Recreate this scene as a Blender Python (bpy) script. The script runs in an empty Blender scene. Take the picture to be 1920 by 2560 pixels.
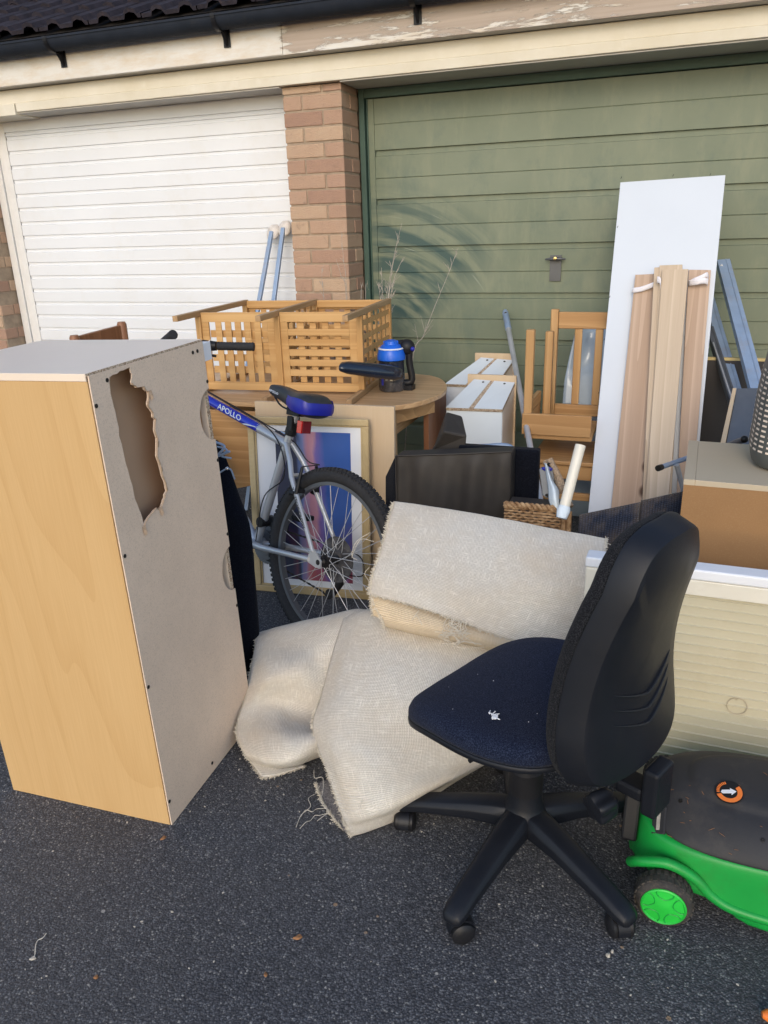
import bpy, bmesh, math, random
from math import sin, cos, pi, radians, sqrt
from mathutils import Vector, Matrix, Euler
random.seed(7)
S = bpy.context.scene
COL = S.collection
# ------------------------------------------------------------------ camera, sky, sun, exposure
F = 1940.0                      # focal length in pixels of a 1920 x 2560 frame
R = Matrix(((0.93989655, 0.09118686, -0.3290584), (0.34020657, -0.33255236, 0.87958423), (-0.02922262, -0.93866601, -0.34358718)))
CP = Vector((0, 0, 1.45))
cd = bpy.data.cameras.new('camera'); cam = bpy.data.objects.new('camera', cd); COL.objects.link(cam)
cd.sensor_fit = 'VERTICAL'; cd.sensor_height = 24.0; cd.lens = 24.0 * F / 2560.0
cd.clip_start = 0.05; cd.clip_end = 400
m3 = Matrix((R.col[0], -R.col[1], -R.col[2])).transposed()
cam.matrix_world = Matrix.Translation(CP) @ m3.to_4x4()
S.camera = cam
SUN_EL, SUN_AZ = 27.0, 172.0    # azimuth clockwise from +Y: low, behind the camera
w = bpy.data.worlds.new('World'); S.world = w; w.use_nodes = True
nt = w.node_tree; bg = nt.nodes['Background']
sky = nt.nodes.new('ShaderNodeTexSky'); sky.sky_type = 'NISHITA'; sky.sun_disc = False
sky.sun_elevation = radians(SUN_EL); sky.sun_rotation = radians(SUN_AZ); sky.dust_density = 1.2; sky.ozone_density = 1.0
nt.links.new(sky.outputs[0], bg.inputs[0]); bg.inputs[1].default_value = 0.15
ld = bpy.data.lights.new('sun', 'SUN'); ld.energy = .42; ld.angle = radians(18); ld.color = (1.0, 0.88, 0.72)
sun = bpy.data.objects.new('sun', ld); COL.objects.link(sun)
sd = Vector((sin(radians(SUN_AZ)) * cos(radians(SUN_EL)), cos(radians(SUN_AZ)) * cos(radians(SUN_EL)), sin(radians(SUN_EL))))
sun.rotation_euler = sd.to_track_quat('Z', 'Y').to_euler(); sun.location = (-3, -6, 5)
S.view_settings.view_transform = 'Standard'; S.view_settings.look = 'None'
S.view_settings.exposure = 0.77; S.view_settings.gamma = 1.0
try: S.cycles.max_bounces = 6
except Exception: pass

K = 1920 / 1659.0
def W(x, y, X=None, Y=None, Z=None):
    "a point of the place, surveyed from the photograph: sight line cut by a plane of known X, Y or Z"
    d = R @ Vector((x * K - 960, y * K - 1280, F))
    if X is not None: t = (X - CP.x) / d.x
    elif Y is not None: t = (Y - CP.y) / d.y
    else: t = (Z - CP.z) / d.z
    return CP + d * t

# ------------------------------------------------------------------ materials
MATS = {}
class NT:
    def __init__(s, name):
        s.m = bpy.data.materials.new(name); s.m.use_nodes = True; s.t = s.m.node_tree
        s.b = s.t.nodes['Principled BSDF']; MATS[name] = s.m
    def n(s, typ, **kw):
        nd = s.t.nodes.new(typ)
        for k, v in kw.items():
            if k.startswith('_'): nd.inputs[int(k[1:])].default_value = v
            elif hasattr(nd, k) and k not in nd.inputs: setattr(nd, k, v)
            else: nd.inputs[k].default_value = v
        return nd
    def l(s, a, b): s.t.links.new(a, b)
    def co(s, scale=(1, 1, 1), kind='Object', rot=(0, 0, 0)):
        tc = s.n('ShaderNodeTexCoord'); mp = s.n('ShaderNodeMapping')
        mp.inputs['Scale'].default_value = scale; mp.inputs['Rotation'].default_value = rot
        s.l(tc.outputs[kind], mp.inputs[0]); return mp.outputs[0]
    def noise(s, vec, scale, detail=3, rough=.5, dist=0):
        nd = s.n('ShaderNodeTexNoise'); nd.inputs['Scale'].default_value = scale; nd.inputs['Detail'].default_value = detail
        nd.inputs['Roughness'].default_value = rough; nd.inputs['Distortion'].default_value = dist
        s.l(vec, nd.inputs['Vector']); return nd.outputs['Fac']
    def ramp(s, fac, stops):
        r = s.n('ShaderNodeValToRGB'); e = r.color_ramp.elements
        while len(e) < len(stops): e.new(.5)
        for el, (p, c) in zip(e, stops):
            el.position = p; el.color = (c, c, c, 1) if isinstance(c, (int, float)) else (*c, 1)
        s.l(fac, r.inputs[0]); return r.outputs[0]
    def mix(s, fac, a, b, mode='MIX'):
        m = s.n('ShaderNodeMix', data_type='RGBA', blend_type=mode)
        for sock, v in ((m.inputs[0], fac), (m.inputs[6], a), (m.inputs[7], b)):
            if isinstance(v, (int, float)): sock.default_value = v
            elif isinstance(v, (tuple, list)): sock.default_value = (*v[:3], 1)
            else: s.l(v, sock)
        return m.outputs[2]
    def math(s, op, a, b=0.0, c=0.0):
        m = s.n('ShaderNodeMath', operation=op)
        for i, v in enumerate((a, b, c)):
            if isinstance(v, (int, float)): m.inputs[i].default_value = v
            else: s.l(v, m.inputs[i])
        return m.outputs[0]
    def bump(s, h, dist=.002, strength=.5):
        b = s.n('ShaderNodeBump'); b.inputs['Distance'].default_value = dist; b.inputs['Strength'].default_value = strength
        s.l(h, b.inputs['Height']); s.l(b.outputs[0], s.b.inputs['Normal'])
    def col(s, c):
        if isinstance(c, (tuple, list)): s.b.inputs['Base Color'].default_value = (*c[:3], 1)
        else: s.l(c, s.b.inputs['Base Color'])
    def set(s, rough=.5, metal=0, spec=None, **kw):
        s.b.inputs['Roughness'].default_value = rough; s.b.inputs['Metallic'].default_value = metal
        if spec is not None: s.b.inputs['Specular IOR Level'].default_value = spec
        for k, v in kw.items(): s.b.inputs[k.replace('_', ' ')].default_value = v

def plain(name, c, rough=.5, metal=0, var=.12, vs=8, bump=.25, bs=300, bd=.0006, spec=None, dirt=None, **kw):
    t = NT(name); v = t.co()
    n1 = t.noise(v, vs, 5, .6)
    c2 = tuple(max(0, x * (1 - var)) for x in c); c3 = tuple(min(1, x * (1 + var)) for x in c)
    cc = t.mix(t.ramp(n1, [(.3, 0), (.7, 1)]), c2, c3)
    if dirt:
        cc = t.mix(t.ramp(t.noise(v, vs * 2.3, 7, .7), [(.52, 0), (.72, dirt[1])]), cc, dirt[0])
    t.col(cc); t.set(rough, metal, spec, **kw)
    rr = t.math('MULTIPLY_ADD', n1, .18, rough - .09); t.l(rr, t.b.inputs['Roughness'])
    if bump: t.bump(t.noise(v, bs, 3), bd, bump)
    return t.m

def wood(name, c1, c2, axis=2, scale=1.0, rough=.55, knots=.0, contrast=1.4, rings=14, stretch=.13, across=5, yf=1.0):
    t = NT(name); st = [9, 9 * yf, 9]; st[axis] = .9
    v = t.co(tuple(x * scale for x in st))
    n = t.noise(v, 1.0, 2, .45, .25)
    sq = [across, across * yf, across]; sq[axis] = stretch
    nn = t.noise(t.co(tuple(x * scale for x in sq)), 1.0, 1.5, .4, .15)
    ring = t.math('FRACT', t.math('MULTIPLY', nn, rings * 1.1))
    ring = t.math('POWER', ring, 2.2)
    st2 = [220, 220 * yf, 220]; st2[axis] = 5
    fine = t.noise(t.co(tuple(x * scale for x in st2)), 1, 4, .6)
    isl = t.n('ShaderNodeNewGeometry').outputs['Random Per Island']
    f = t.math('MULTIPLY_ADD', ring, .24 * contrast, t.math('MULTIPLY_ADD', n, .35, t.math('MULTIPLY', fine, .30)))
    f = t.math('ADD', f, t.math('MULTIPLY_ADD', isl, .26, -.15))
    cc = t.mix(t.ramp(f, [(.22, 0), (.78, 1)]), c1, c2)
    if knots:
        vo = t.n('ShaderNodeTexVoronoi'); st3 = [5, 5, 5]; st3[axis] = 2.4
        vo.inputs['Scale'].default_value = 1; t.l(t.co(tuple(st3)), vo.inputs['Vector'])
        kf = t.ramp(vo.outputs['Distance'], [(.05, knots), (.10, 0)])
        cc = t.mix(kf, cc, (.09, .04, .02))
    t.col(cc); t.set(rough, 0, .35); t.bump(fine, .0006, .35)
    return t.m

def brick_mat():
    t = NT('brick'); v = t.co()
    isl = t.n('ShaderNodeNewGeometry').outputs['Random Per Island']
    c = t.ramp(isl, [(0, (.36, .225, .165)), (.3, (.44, .29, .205)), (.55, (.48, .335, .235)), (.78, (.53, .385, .265)), (1, (.41, .255, .19))])
    n = t.noise(v, 14, 6, .65); c = t.mix(t.ramp(n, [(.3, 0), (.75, .55)]), c, (.45, .28, .19))
    c = t.mix(t.ramp(t.noise(v, 9, 7, .75), [(.56, 0), (.74, .55)]), c, (.13, .085, .07))
    t.col(c); t.set(.92, 0, .2)
    h = t.math('ADD', t.noise(t.co((1, 1, 2.2), rot=(0, .6, 0)), 95, 4, .65), t.math('MULTIPLY', n, 1.2)); t.bump(h, .006, .9)
brick_mat()
def asphalt():
    t = NT('asphalt'); v = t.co()
    vo = t.n('ShaderNodeTexVoronoi'); vo.inputs['Scale'].default_value = 205; vo.inputs['Randomness'].default_value = 1
    dv = t.n('ShaderNodeVectorMath', operation='ADD'); nn = t.n('ShaderNodeTexNoise'); nn.inputs['Scale'].default_value = 240
    sc = t.n('ShaderNodeVectorMath', operation='SCALE'); sc.inputs['Scale'].default_value = .006
    t.l(v, nn.inputs['Vector']); t.l(nn.outputs['Color'], sc.inputs[0]); t.l(v, dv.inputs[0]); t.l(sc.outputs[0], dv.inputs[1])
    t.l(dv.outputs[0], vo.inputs['Vector'])
    sep = t.n('ShaderNodeSeparateColor'); t.l(vo.outputs['Color'], sep.inputs[0])
    c = t.ramp(sep.outputs[0], [(0, (.065, .066, .074)), (.45, (.115, .117, .13)), (.8, (.17, .173, .186)), (.93, (.25, .25, .255)), (.98, (.37, .36, .34)), (1, (.48, .46, .42))])
    c = t.mix(t.ramp(vo.outputs['Distance'], [(.3, 0), (.65, .8)]), c, (.032, .033, .038))
    c = t.mix(t.ramp(t.noise(v, 1.4, 5, .6), [(.3, .32), (.7, 0)]), c, (.018, .019, .022))
    c = t.mix(t.ramp(t.noise(v, .8, 4, .6), [(.45, 0), (.75, .4)]), c, (.11, .10, .09))
    vb = t.n('ShaderNodeTexVoronoi'); vb.inputs['Scale'].default_value = 22; t.l(v, vb.inputs['Vector'])
    spb = t.n('ShaderNodeSeparateColor'); t.l(vb.outputs['Color'], spb.inputs[0])
    peb = t.math('MULTIPLY', t.ramp(vb.outputs['Distance'], [(.10, 1), (.13, 0)]), t.ramp(spb.outputs[1], [(.86, 0), (.88, 1)]))
    c = t.mix(peb, c, t.ramp(spb.outputs[2], [(0, (.35, .33, .3)), (.5, (.22, .22, .23)), (1, (.3, .2, .12))]))
    t.col(c); t.set(.82, 0, .35)
    h = t.math('SUBTRACT', 1, vo.outputs['Distance']); h = t.math('ADD', h, t.math('MULTIPLY', sep.outputs[1], .9))
    h = t.math('ADD', h, t.math('MULTIPLY', peb, .8)); t.bump(h, .0034, .8)
asphalt()
def fascia_mat():
    t = NT('peeling_paint'); v = t.co(); vs = t.co((.55, 1, 4.2))
    sx = t.n('ShaderNodeSeparateXYZ'); t.l(t.co(), sx.inputs[0])
    paint = t.mix(t.ramp(t.noise(v, 3, 5, .6), [(.35, 0), (.7, 1)]), (.68, .65, .59), (.78, .76, .72))
    paint = t.mix(t.ramp(t.noise(t.co((.7, 1, 3)), 5, 6, .7), [(.45, 0), (.75, .8)]), paint, (.60, .47, .31))
    g = t.noise(vs, 9, 9, .78, .4); big = t.noise(t.co((.5, 1, 1.6)), 2.1, 3, .5)
    zone = t.ramp(t.math('MULTIPLY_ADD', sx.outputs[0], .2, .62), [(.55, .10), (.58, .78), (1, .98)])
    # bare timber shows mainly right of the seam above the brick pier, almost none left of it
    m = t.math('ADD', t.math('MULTIPLY', g, .55), t.math('MULTIPLY', big, .45)); m = t.math('ADD', m, t.math('MULTIPLY_ADD', zone, .34, -.235))
    m = t.ramp(m, [(.50, 0), (.515, 1)])
    bare = t.mix(t.noise(t.co((1.5, 1, 60)), 1, 5, .6), (.33, .26, .21), (.56, .47, .39))
    t.col(t.mix(m, paint, bare)); t.set(.75, 0, .25)
    t.bump(t.math('SUBTRACT', t.math('MULTIPLY', g, .3), m), .0025, .7)
fascia_mat()
def cream_mat():
    t = NT('cream_paint'); v = t.co()
    c = t.mix(t.ramp(t.noise(v, 2.2, 6, .65), [(.3, 0), (.7, 1)]), (.62, .555, .42), (.72, .67, .56))
    c = t.mix(t.ramp(t.noise(t.co((.35, 1, 5)), 7, 8, .75), [(.66, 0), (.70, .8)]), c, (.36, .25, .15))
    c = t.mix(t.ramp(t.noise(v, 5, 4, .6), [(.6, 0), (.8, .5)]), c, (.86, .83, .76))
    t.col(c); t.set(.6, 0, .3); t.bump(t.noise(t.co((1, 1, 4)), 25, 5), .0015, .5)
cream_mat()
def green_mat():
    t = NT('green_door_paint'); v = t.co()
    c = t.mix(t.ramp(t.noise(v, 1.5, 5, .6), [(.3, 0), (.7, 1)]), (.145, .175, .118), (.20, .225, .155))
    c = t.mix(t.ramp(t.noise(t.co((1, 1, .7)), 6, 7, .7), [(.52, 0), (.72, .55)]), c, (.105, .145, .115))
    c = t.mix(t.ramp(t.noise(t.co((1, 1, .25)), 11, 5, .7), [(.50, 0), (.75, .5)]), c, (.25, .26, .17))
    # arcs rubbed by swinging dry stalks; dark ones also paint in lower-door shade
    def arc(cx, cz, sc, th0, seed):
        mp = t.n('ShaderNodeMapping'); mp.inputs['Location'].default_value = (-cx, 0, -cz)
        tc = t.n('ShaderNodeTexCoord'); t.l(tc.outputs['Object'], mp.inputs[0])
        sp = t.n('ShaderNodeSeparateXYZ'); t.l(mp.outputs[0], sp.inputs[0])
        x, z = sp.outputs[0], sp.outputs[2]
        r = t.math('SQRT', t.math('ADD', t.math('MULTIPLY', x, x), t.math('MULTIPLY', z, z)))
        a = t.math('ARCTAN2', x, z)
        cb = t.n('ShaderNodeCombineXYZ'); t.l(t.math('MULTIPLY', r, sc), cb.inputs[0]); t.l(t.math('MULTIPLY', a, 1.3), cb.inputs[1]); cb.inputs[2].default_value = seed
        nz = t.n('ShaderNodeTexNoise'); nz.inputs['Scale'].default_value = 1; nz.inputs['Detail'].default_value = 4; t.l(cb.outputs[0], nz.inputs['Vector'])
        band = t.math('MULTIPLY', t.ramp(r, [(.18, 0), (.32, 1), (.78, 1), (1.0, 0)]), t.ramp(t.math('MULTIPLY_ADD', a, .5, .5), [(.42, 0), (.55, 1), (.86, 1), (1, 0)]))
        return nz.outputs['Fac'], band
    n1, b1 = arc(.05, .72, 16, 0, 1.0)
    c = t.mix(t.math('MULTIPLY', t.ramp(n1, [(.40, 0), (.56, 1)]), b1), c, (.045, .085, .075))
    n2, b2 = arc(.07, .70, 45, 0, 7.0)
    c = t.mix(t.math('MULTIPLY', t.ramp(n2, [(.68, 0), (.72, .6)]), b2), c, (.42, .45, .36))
    t.col(c); t.set(.52, 0, .4); t.bump(t.noise(v, 160, 3), .0006, .3)
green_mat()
def cabinet_wood():
    t = NT('beech_laminate'); n = t.noise(t.co((7, 7, 1.0)), 1.3, 4, .5, 1.2)
    wv = t.n('ShaderNodeTexWave', wave_type='RINGS'); wv.rings_direction = 'Z'
    wv.inputs['Scale'].default_value = .7; wv.inputs['Distortion'].default_value = 7; wv.inputs['Detail'].default_value = 2
    t.l(t.co((3.2, 3.2, .42)), wv.inputs['Vector'])
    fine = t.noise(t.co((260, 260, 6)), 1, 3, .6)
    sq = t.noise(t.co((3.2, 3.2, .30)), 1.0, 1.5, .4, .2); ring = t.math('POWER', t.math('FRACT', t.math('MULTIPLY', sq, 15)), 3)
    f = t.math('ADD', t.math('MULTIPLY', n, .28), t.math('ADD', t.math('MULTIPLY', ring, .16), t.math('MULTIPLY', fine, .52)))
    c = t.mix(t.ramp(f, [(.2, 0), (.75, 1)]), (.63, .42, .20), (.52, .315, .13))
    t.col(c); t.set(.42, 0, .4); t.bump(fine, .0004, .3)
cabinet_wood()
def board_mat(name, c, speck, sp=.35, bs=320):
    t = NT(name); v = t.co()
    cc = t.mix(t.ramp(t.noise(v, 3, 5, .6), [(.3, 0), (.7, 1)]), tuple(x * .9 for x in c), tuple(min(1, x * 1.08) for x in c))
    cc = t.mix(t.ramp(t.noise(v, bs, 3, .6), [(.5, 0), (.75, sp)]), cc, speck)
    cc = t.mix(t.ramp(t.noise(v, bs * .35, 2, .5), [(.68, 0), (.76, sp)]), cc, tuple(min(1, x * 1.35) for x in c))
    t.col(cc); t.set(.7, 0, .3); t.bump(t.noise(v, bs * 2, 2), .0004, .4)
board_mat('hardboard_pale', (.76, .60, .46), (.25, .18, .12))
board_mat('hardboard_brown', (.28, .155, .068), (.42, .27, .14), .3, 300)
board_mat('torn_fibre', (.52, .37, .25), (.28, .17, .10), .5, 120)
def chip_mat():
    t = NT('chipboard_edge'); v = t.co(); vo = t.n('ShaderNodeTexVoronoi'); vo.inputs['Scale'].default_value = 330; t.l(v, vo.inputs['Vector'])
    sp = t.n('ShaderNodeSeparateColor'); t.l(vo.outputs['Color'], sp.inputs[0])
    t.col(t.ramp(sp.outputs[0], [(0, (.18, .11, .07)), (.3, (.38, .27, .18)), (.7, (.54, .43, .31)), (1, (.68, .58, .46))])); t.set(.9, 0, .2)
    t.bump(sp.outputs[0], .001, .6)
chip_mat()
def weave(name, c1, c2, sx=210, sy=210, rib=False):
    t = NT(name); tc = t.n('ShaderNodeTexCoord'); uv = tc.outputs['UV']
    sp = t.n('ShaderNodeSeparateXYZ'); t.l(uv, sp.inputs[0])
    wob = t.noise(uv, 9, 2)
    def stripes(o, s, ph):
        a = t.math('MULTIPLY_ADD', o, s * 2 * pi, t.math('MULTIPLY', wob, ph)); return t.math('MULTIPLY_ADD', t.math('SINE', a), .5, .5)
    a = stripes(sp.outputs[0], sx, 9); b = stripes(sp.outputs[1], sy, 9)
    mpx = t.n('ShaderNodeMapping'); mpx.inputs['Scale'].default_value = (26, 420, 1); t.l(uv, mpx.inputs[0])
    mpy = t.n('ShaderNodeMapping'); mpy.inputs['Scale'].default_value = (420, 26, 1); t.l(uv, mpy.inputs[0])
    slub = t.math('MAXIMUM', t.noise(mpx.outputs[0], 1, 2), t.noise(mpy.outputs[0], 1, 2))
    h = t.math('ADD', t.math('MULTIPLY', b, .9) if rib else t.math('MULTIPLY', t.math('MULTIPLY', a, b), 1.2), t.math('MULTIPLY', slub, .7))
    c = t.mix(t.ramp(h, [(.35, 0), (1.0, 1)]), c1, c2)
    c = t.mix(t.ramp(slub, [(.58, 0), (.74, .6)]), c, tuple(min(1, x * 1.15) for x in c2))
    c = t.mix(t.ramp(t.noise(uv, 4, 5, .6), [(.40, 0), (.72, .38)]), c, (.56, .41, .24))
    t.col(c); t.set(.95, 0, .1, Sheen_Weight=.15); t.bump(h, .0020, .8)
weave('backing_weave', (.52, .48, .415), (.86, .82, .74), 250, 230)
weave('backing_ribbed', (.50, .39, .26), (.72, .60, .43), 90, 210, True)
weave('dark_mesh', (.010, .013, .022), (.030, .038, .065), 120, 170)
def pile():
    t = NT('carpet_pile'); v = t.co(); n = t.noise(v, 260, 4, .7)
    t.col(t.mix(t.ramp(n, [(.35, 0), (.65, 1)]), (.13, .12, .125), (.42, .39, .37))); t.set(1, 0, .1); t.bump(n, .006, 1)
pile()
def picture():
    t = NT('abstract_print'); v = t.co(kind='UV')
    sp = t.n('ShaderNodeSeparateXYZ'); t.l(v, sp.inputs[0])
    n1 = t.noise(t.co((1.6, .9, 1), kind='UV'), 2.0, 5, .55, .6); n2 = t.noise(t.co((9, .8, 1), kind='UV'), 1.0, 3, .5)
    xx = t.math('ADD', sp.outputs[0], t.math('ADD', t.math('MULTIPLY_ADD', n1, .34, -.17), t.math('MULTIPLY_ADD', n2, .08, -.04)))
    c = t.ramp(xx, [(0, (.012, .02, .06)), (.24, (.012, .02, .06)), (.28, (.10, .16, .34)), (.34, (.22, .24, .46)), (.42, (.56, .24, .30)), (.50, (.62, .30, .36)), (.57, (.20, .14, .42)), (.68, (.035, .11, .40)), (1, (.02, .09, .36))])
    low = t.math('MULTIPLY', t.ramp(sp.outputs[1], [(.05, .9), (.45, 0)]), t.ramp(n1, [(.40, 0), (.60, 1)]))
    c = t.mix(low, c, (.32, .06, .07))
    t.col(c); t.set(.5, 0, .5, Coat_Weight=1.0, Coat_Roughness=.04)
picture()
def wicker():
    t = NT('wicker'); tc = t.n('ShaderNodeTexCoord'); sp = t.n('ShaderNodeSeparateXYZ'); t.l(tc.outputs['Object'], sp.inputs[0])
    n = t.noise(tc.outputs['Object'], 40, 4)
    t.col(t.mix(t.ramp(n, [(.35, 0), (.65, 1)]), (.22, .12, .055), (.50, .33, .18))); t.set(.75, 0, .3); t.bump(t.noise(tc.outputs['Object'], 200, 3), .001, .6)
wicker()
def fabric(name, c, c2, sc=700):
    t = NT(name); v = t.co(); n = t.noise(v, sc, 3, .7)
    t.col(t.mix(t.ramp(n, [(.46, 0), (.70, 1)]), c, c2)); t.set(.95, 0, .06, Sheen_Weight=.04, Sheen_Roughness=.5); t.bump(n, .0016, .8)
fabric('seat_fabric', (.007, .010, .023), (.036, .048, .088), 430)
fabric('back_fabric', (.006, .007, .009), (.045, .045, .05), 480)
fabric('black_cloth', (.004, .005, .009), (.012, .014, .021), 300)
wood('pine', (.42, .235, .095), (.62, .39, .185), 2, 1, .5, .8)
wood('pine_x', (.40, .215, .085), (.58, .35, .155), 0, 1, .5, .6)
wood('pine_y', (.40, .215, .085), (.58, .35, .155), 1, 1, .5, 0)
wood('tabletop_pine', (.46, .28, .14), (.64, .43, .235), 0, .8, .4, .5)
wood('teak', (.50, .27, .095), (.66, .41, .175), 2, 1.2, .45)
wood('teak_x', (.50, .27, .095), (.66, .41, .175), 0, 1.2, .45)
wood('teak_y', (.37, .225, .11), (.52, .34, .18), 1, 1.2, .5)
wood('red_wood', (.20, .085, .04), (.33, .155, .08), 2, 1, .4)
wood('plank_pale', (.50, .385, .27), (.70, .575, .43), 2, .8, .6, .95, 1.15, 16, .10, 9, .02)
wood('plank_tan', (.43, .30, .21), (.60, .445, .33), 2, .8, .6, .95, 1.15, 15, .12, 9, .02)
wood('ply', (.56, .42, .27), (.66, .53, .37), 2, .7, .55, 0, .5)
wood('frame_gold', (.44, .33, .17), (.60, .48, .28), 2, 1.5, .35, 0, .4)
plain('lining_brown', (.52, .33, .205), .5, 0, .05, 4, .1)
plain('mortar', (.34, .26, .185), .95, 0, .2, 20, .8, 260, .002)
plain('white_door_paint', (.72, .73, .745), .42, 0, .03, 2, .2, 60, .0004, dirt=((.62, .58, .50), .25))
plain('jamb_paint', (.72, .71, .69), .55, 0, .06, 12, .3)
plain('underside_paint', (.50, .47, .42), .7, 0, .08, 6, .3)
plain('dark_green', (.05, .095, .075), .6, 0, .15, 5, .3)
plain('gutter_plastic', (.020, .025, .036), .7, 0, .2, 9, .1, dirt=((.05, .05, .048), .3), spec=.15)
plain('roof_tile', (.030, .026, .033), .88, 0, .35, 14, .8, 180, .002, dirt=((.065, .045, .045), .6), spec=.15)
plain('laminate_white', (.60, .64, .69), .4, 0, .02, 3, .1)
plain('laminate_grey', (.80, .675, .55), .42, 0, .03, 3, .15, 500)
plain('laminate_cool', (.66, .72, .76), .4, 0, .03, 3, .1)
plain('white_plastic', (.74, .76, .80), .35, 0, .03, 4, .05)
plain('screw_black', (.02, .018, .016), .45, .5, .1)
plain('steel', (.50, .515, .54), .38, .45, .12, 12, .1)
plain('chrome', (.62, .63, .65), .16, 1.0, .1, 10, .05)
plain('frame_silver', (.46, .48, .51), .32, .4, .06, 10, .05, Coat_Weight=.5)
plain('frame_blue', (.012, .025, .42), .25, .2, .08, 10, .03, Coat_Weight=.7)
plain('rubber', (.018, .018, .02), .8, 0, .3, 40, .5, 400, .001, dirt=((.06, .055, .05), .4))
plain('black_plastic', (.012, .012, .014), .45, 0, .15, 12, .3, 700, .0004, spec=.3)
plain('chair_plastic', (.0085, .010, .0145), .46, 0, .12, 10, .5, 900, .0005, spec=.3, dirt=((.016, .016, .017), .35))
plain('saddle_vinyl', (.022, .024, .028), .45, 0, .2, 25, .4)
plain('saddle_blue', (.012, .018, .30), .4, 0, .1, 20, .2)
plain('red_reflector', (.55, .01, .01), .15, 0, .1, 200, .6, 300, .001, Coat_Weight=1)
plain('red_reflector_side', (.16, .01, .015), .2, 0, .1, 200, .6, 300, .001, Coat_Weight=1)
plain('letter_white', (.55, .60, .68), .4, 0, .02)
plain('letter_grey', (.35, .36, .38), .4, 0, .02)
plain('letter_dark', (.03, .03, .04), .4, 0, .02)
plain('vinyl_black', (.034, .030, .027), .6, 0, .25, 7, .4, 260, .0008, dirt=((.035, .031, .027), .5), spec=.3)
plain('vacuum_navy', (.010, .016, .032), .25, 0, .15, 10, .1, Coat_Weight=.4)
plain('vacuum_blue', (.010, .12, .62), .35, 0, .08, 10, .1)
plain('vacuum_bin', (.05, .05, .055), .15, 0, .5, 30, .1, dirt=((.20, .18, .16), .5), Coat_Weight=.6)
plain('pvc', (.72, .68, .58), .38, 0, .05, 8, .1)
plain('tape', (.78, .76, .80), .3, 0, .03, 10, .1)
plain('galvanised', (.27, .36, .50), .45, .2, .15, 7, .2, dirt=((.33, .29, .27), .5))
plain('galvanised_dark', (.13, .14, .155), .5, .5, .15, 7, .2)
plain('grey_basket_plastic', (.085, .09, .085), .5, 0, .12, 6, .2)
plain('mower_green', (.006, .30, .045), .45, 0, .12, 5, .15, 300, .0004, dirt=((.03, .17, .03), .5))
plain('mower_green_light', (.02, .50, .05), .4, 0, .08, 8, .1)
plain('mower_grey', (.034, .034, .037), .62, 0, .2, 5, .4, 350, .0006, dirt=((.08, .07, .06), .45), spec=.3)
plain('mower_tyre', (.04, .036, .032), .85, 0, .4, 30, .6, 200, .002, dirt=((.13, .10, .07), .7))
plain('orange', (.80, .20, .03), .4, 0, .05)
plain('cream_panel', (.52, .475, .345), .48, 0, .04, 3, .15, dirt=((.40, .33, .20), .3))
plain('cream_rim', (.70, .665, .57), .45, 0, .04, 5, .15, dirt=((.50, .42, .30), .4))
plain('foam', (.62, .57, .52), .9, 0, .2, 30, .6, 90, .003)
plain('twig', (.36, .32, .27), .9, 0, .25, 60, .2)
plain('thread', (.62, .57, .48), .9, 0, .15, 60, 0)
plain('dead_leaf', (.25, .12, .05), .8, 0, .3, 60, .4)
plain('pebble', (.42, .39, .34), .8, 0, .3, 60, .4)
plain('laminate_drab', (.46, .385, .275), .5, 0, .06, 3, .2)
plain('dark_board', (.035, .030, .028), .6, 0, .2, 4, .2)
plain('yellow_edge', (.60, .46, .20), .6, 0, .1)
plain('clear_sheet', (.38, .46, .54), .35, 0, .12, 4, .1, Coat_Weight=.5)
plain('cloth_white', (.62, .70, .76), .8, 0, .1, 12, .4, 90, .003)
plain('brass', (.65, .48, .2), .3, .9, .1)
plain('handle_grey', (.10, .105, .11), .45, .3, .15)
plain('cork', (.30, .22, .15), .85, 0, .45, 160, .7, 250, .002)

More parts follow.
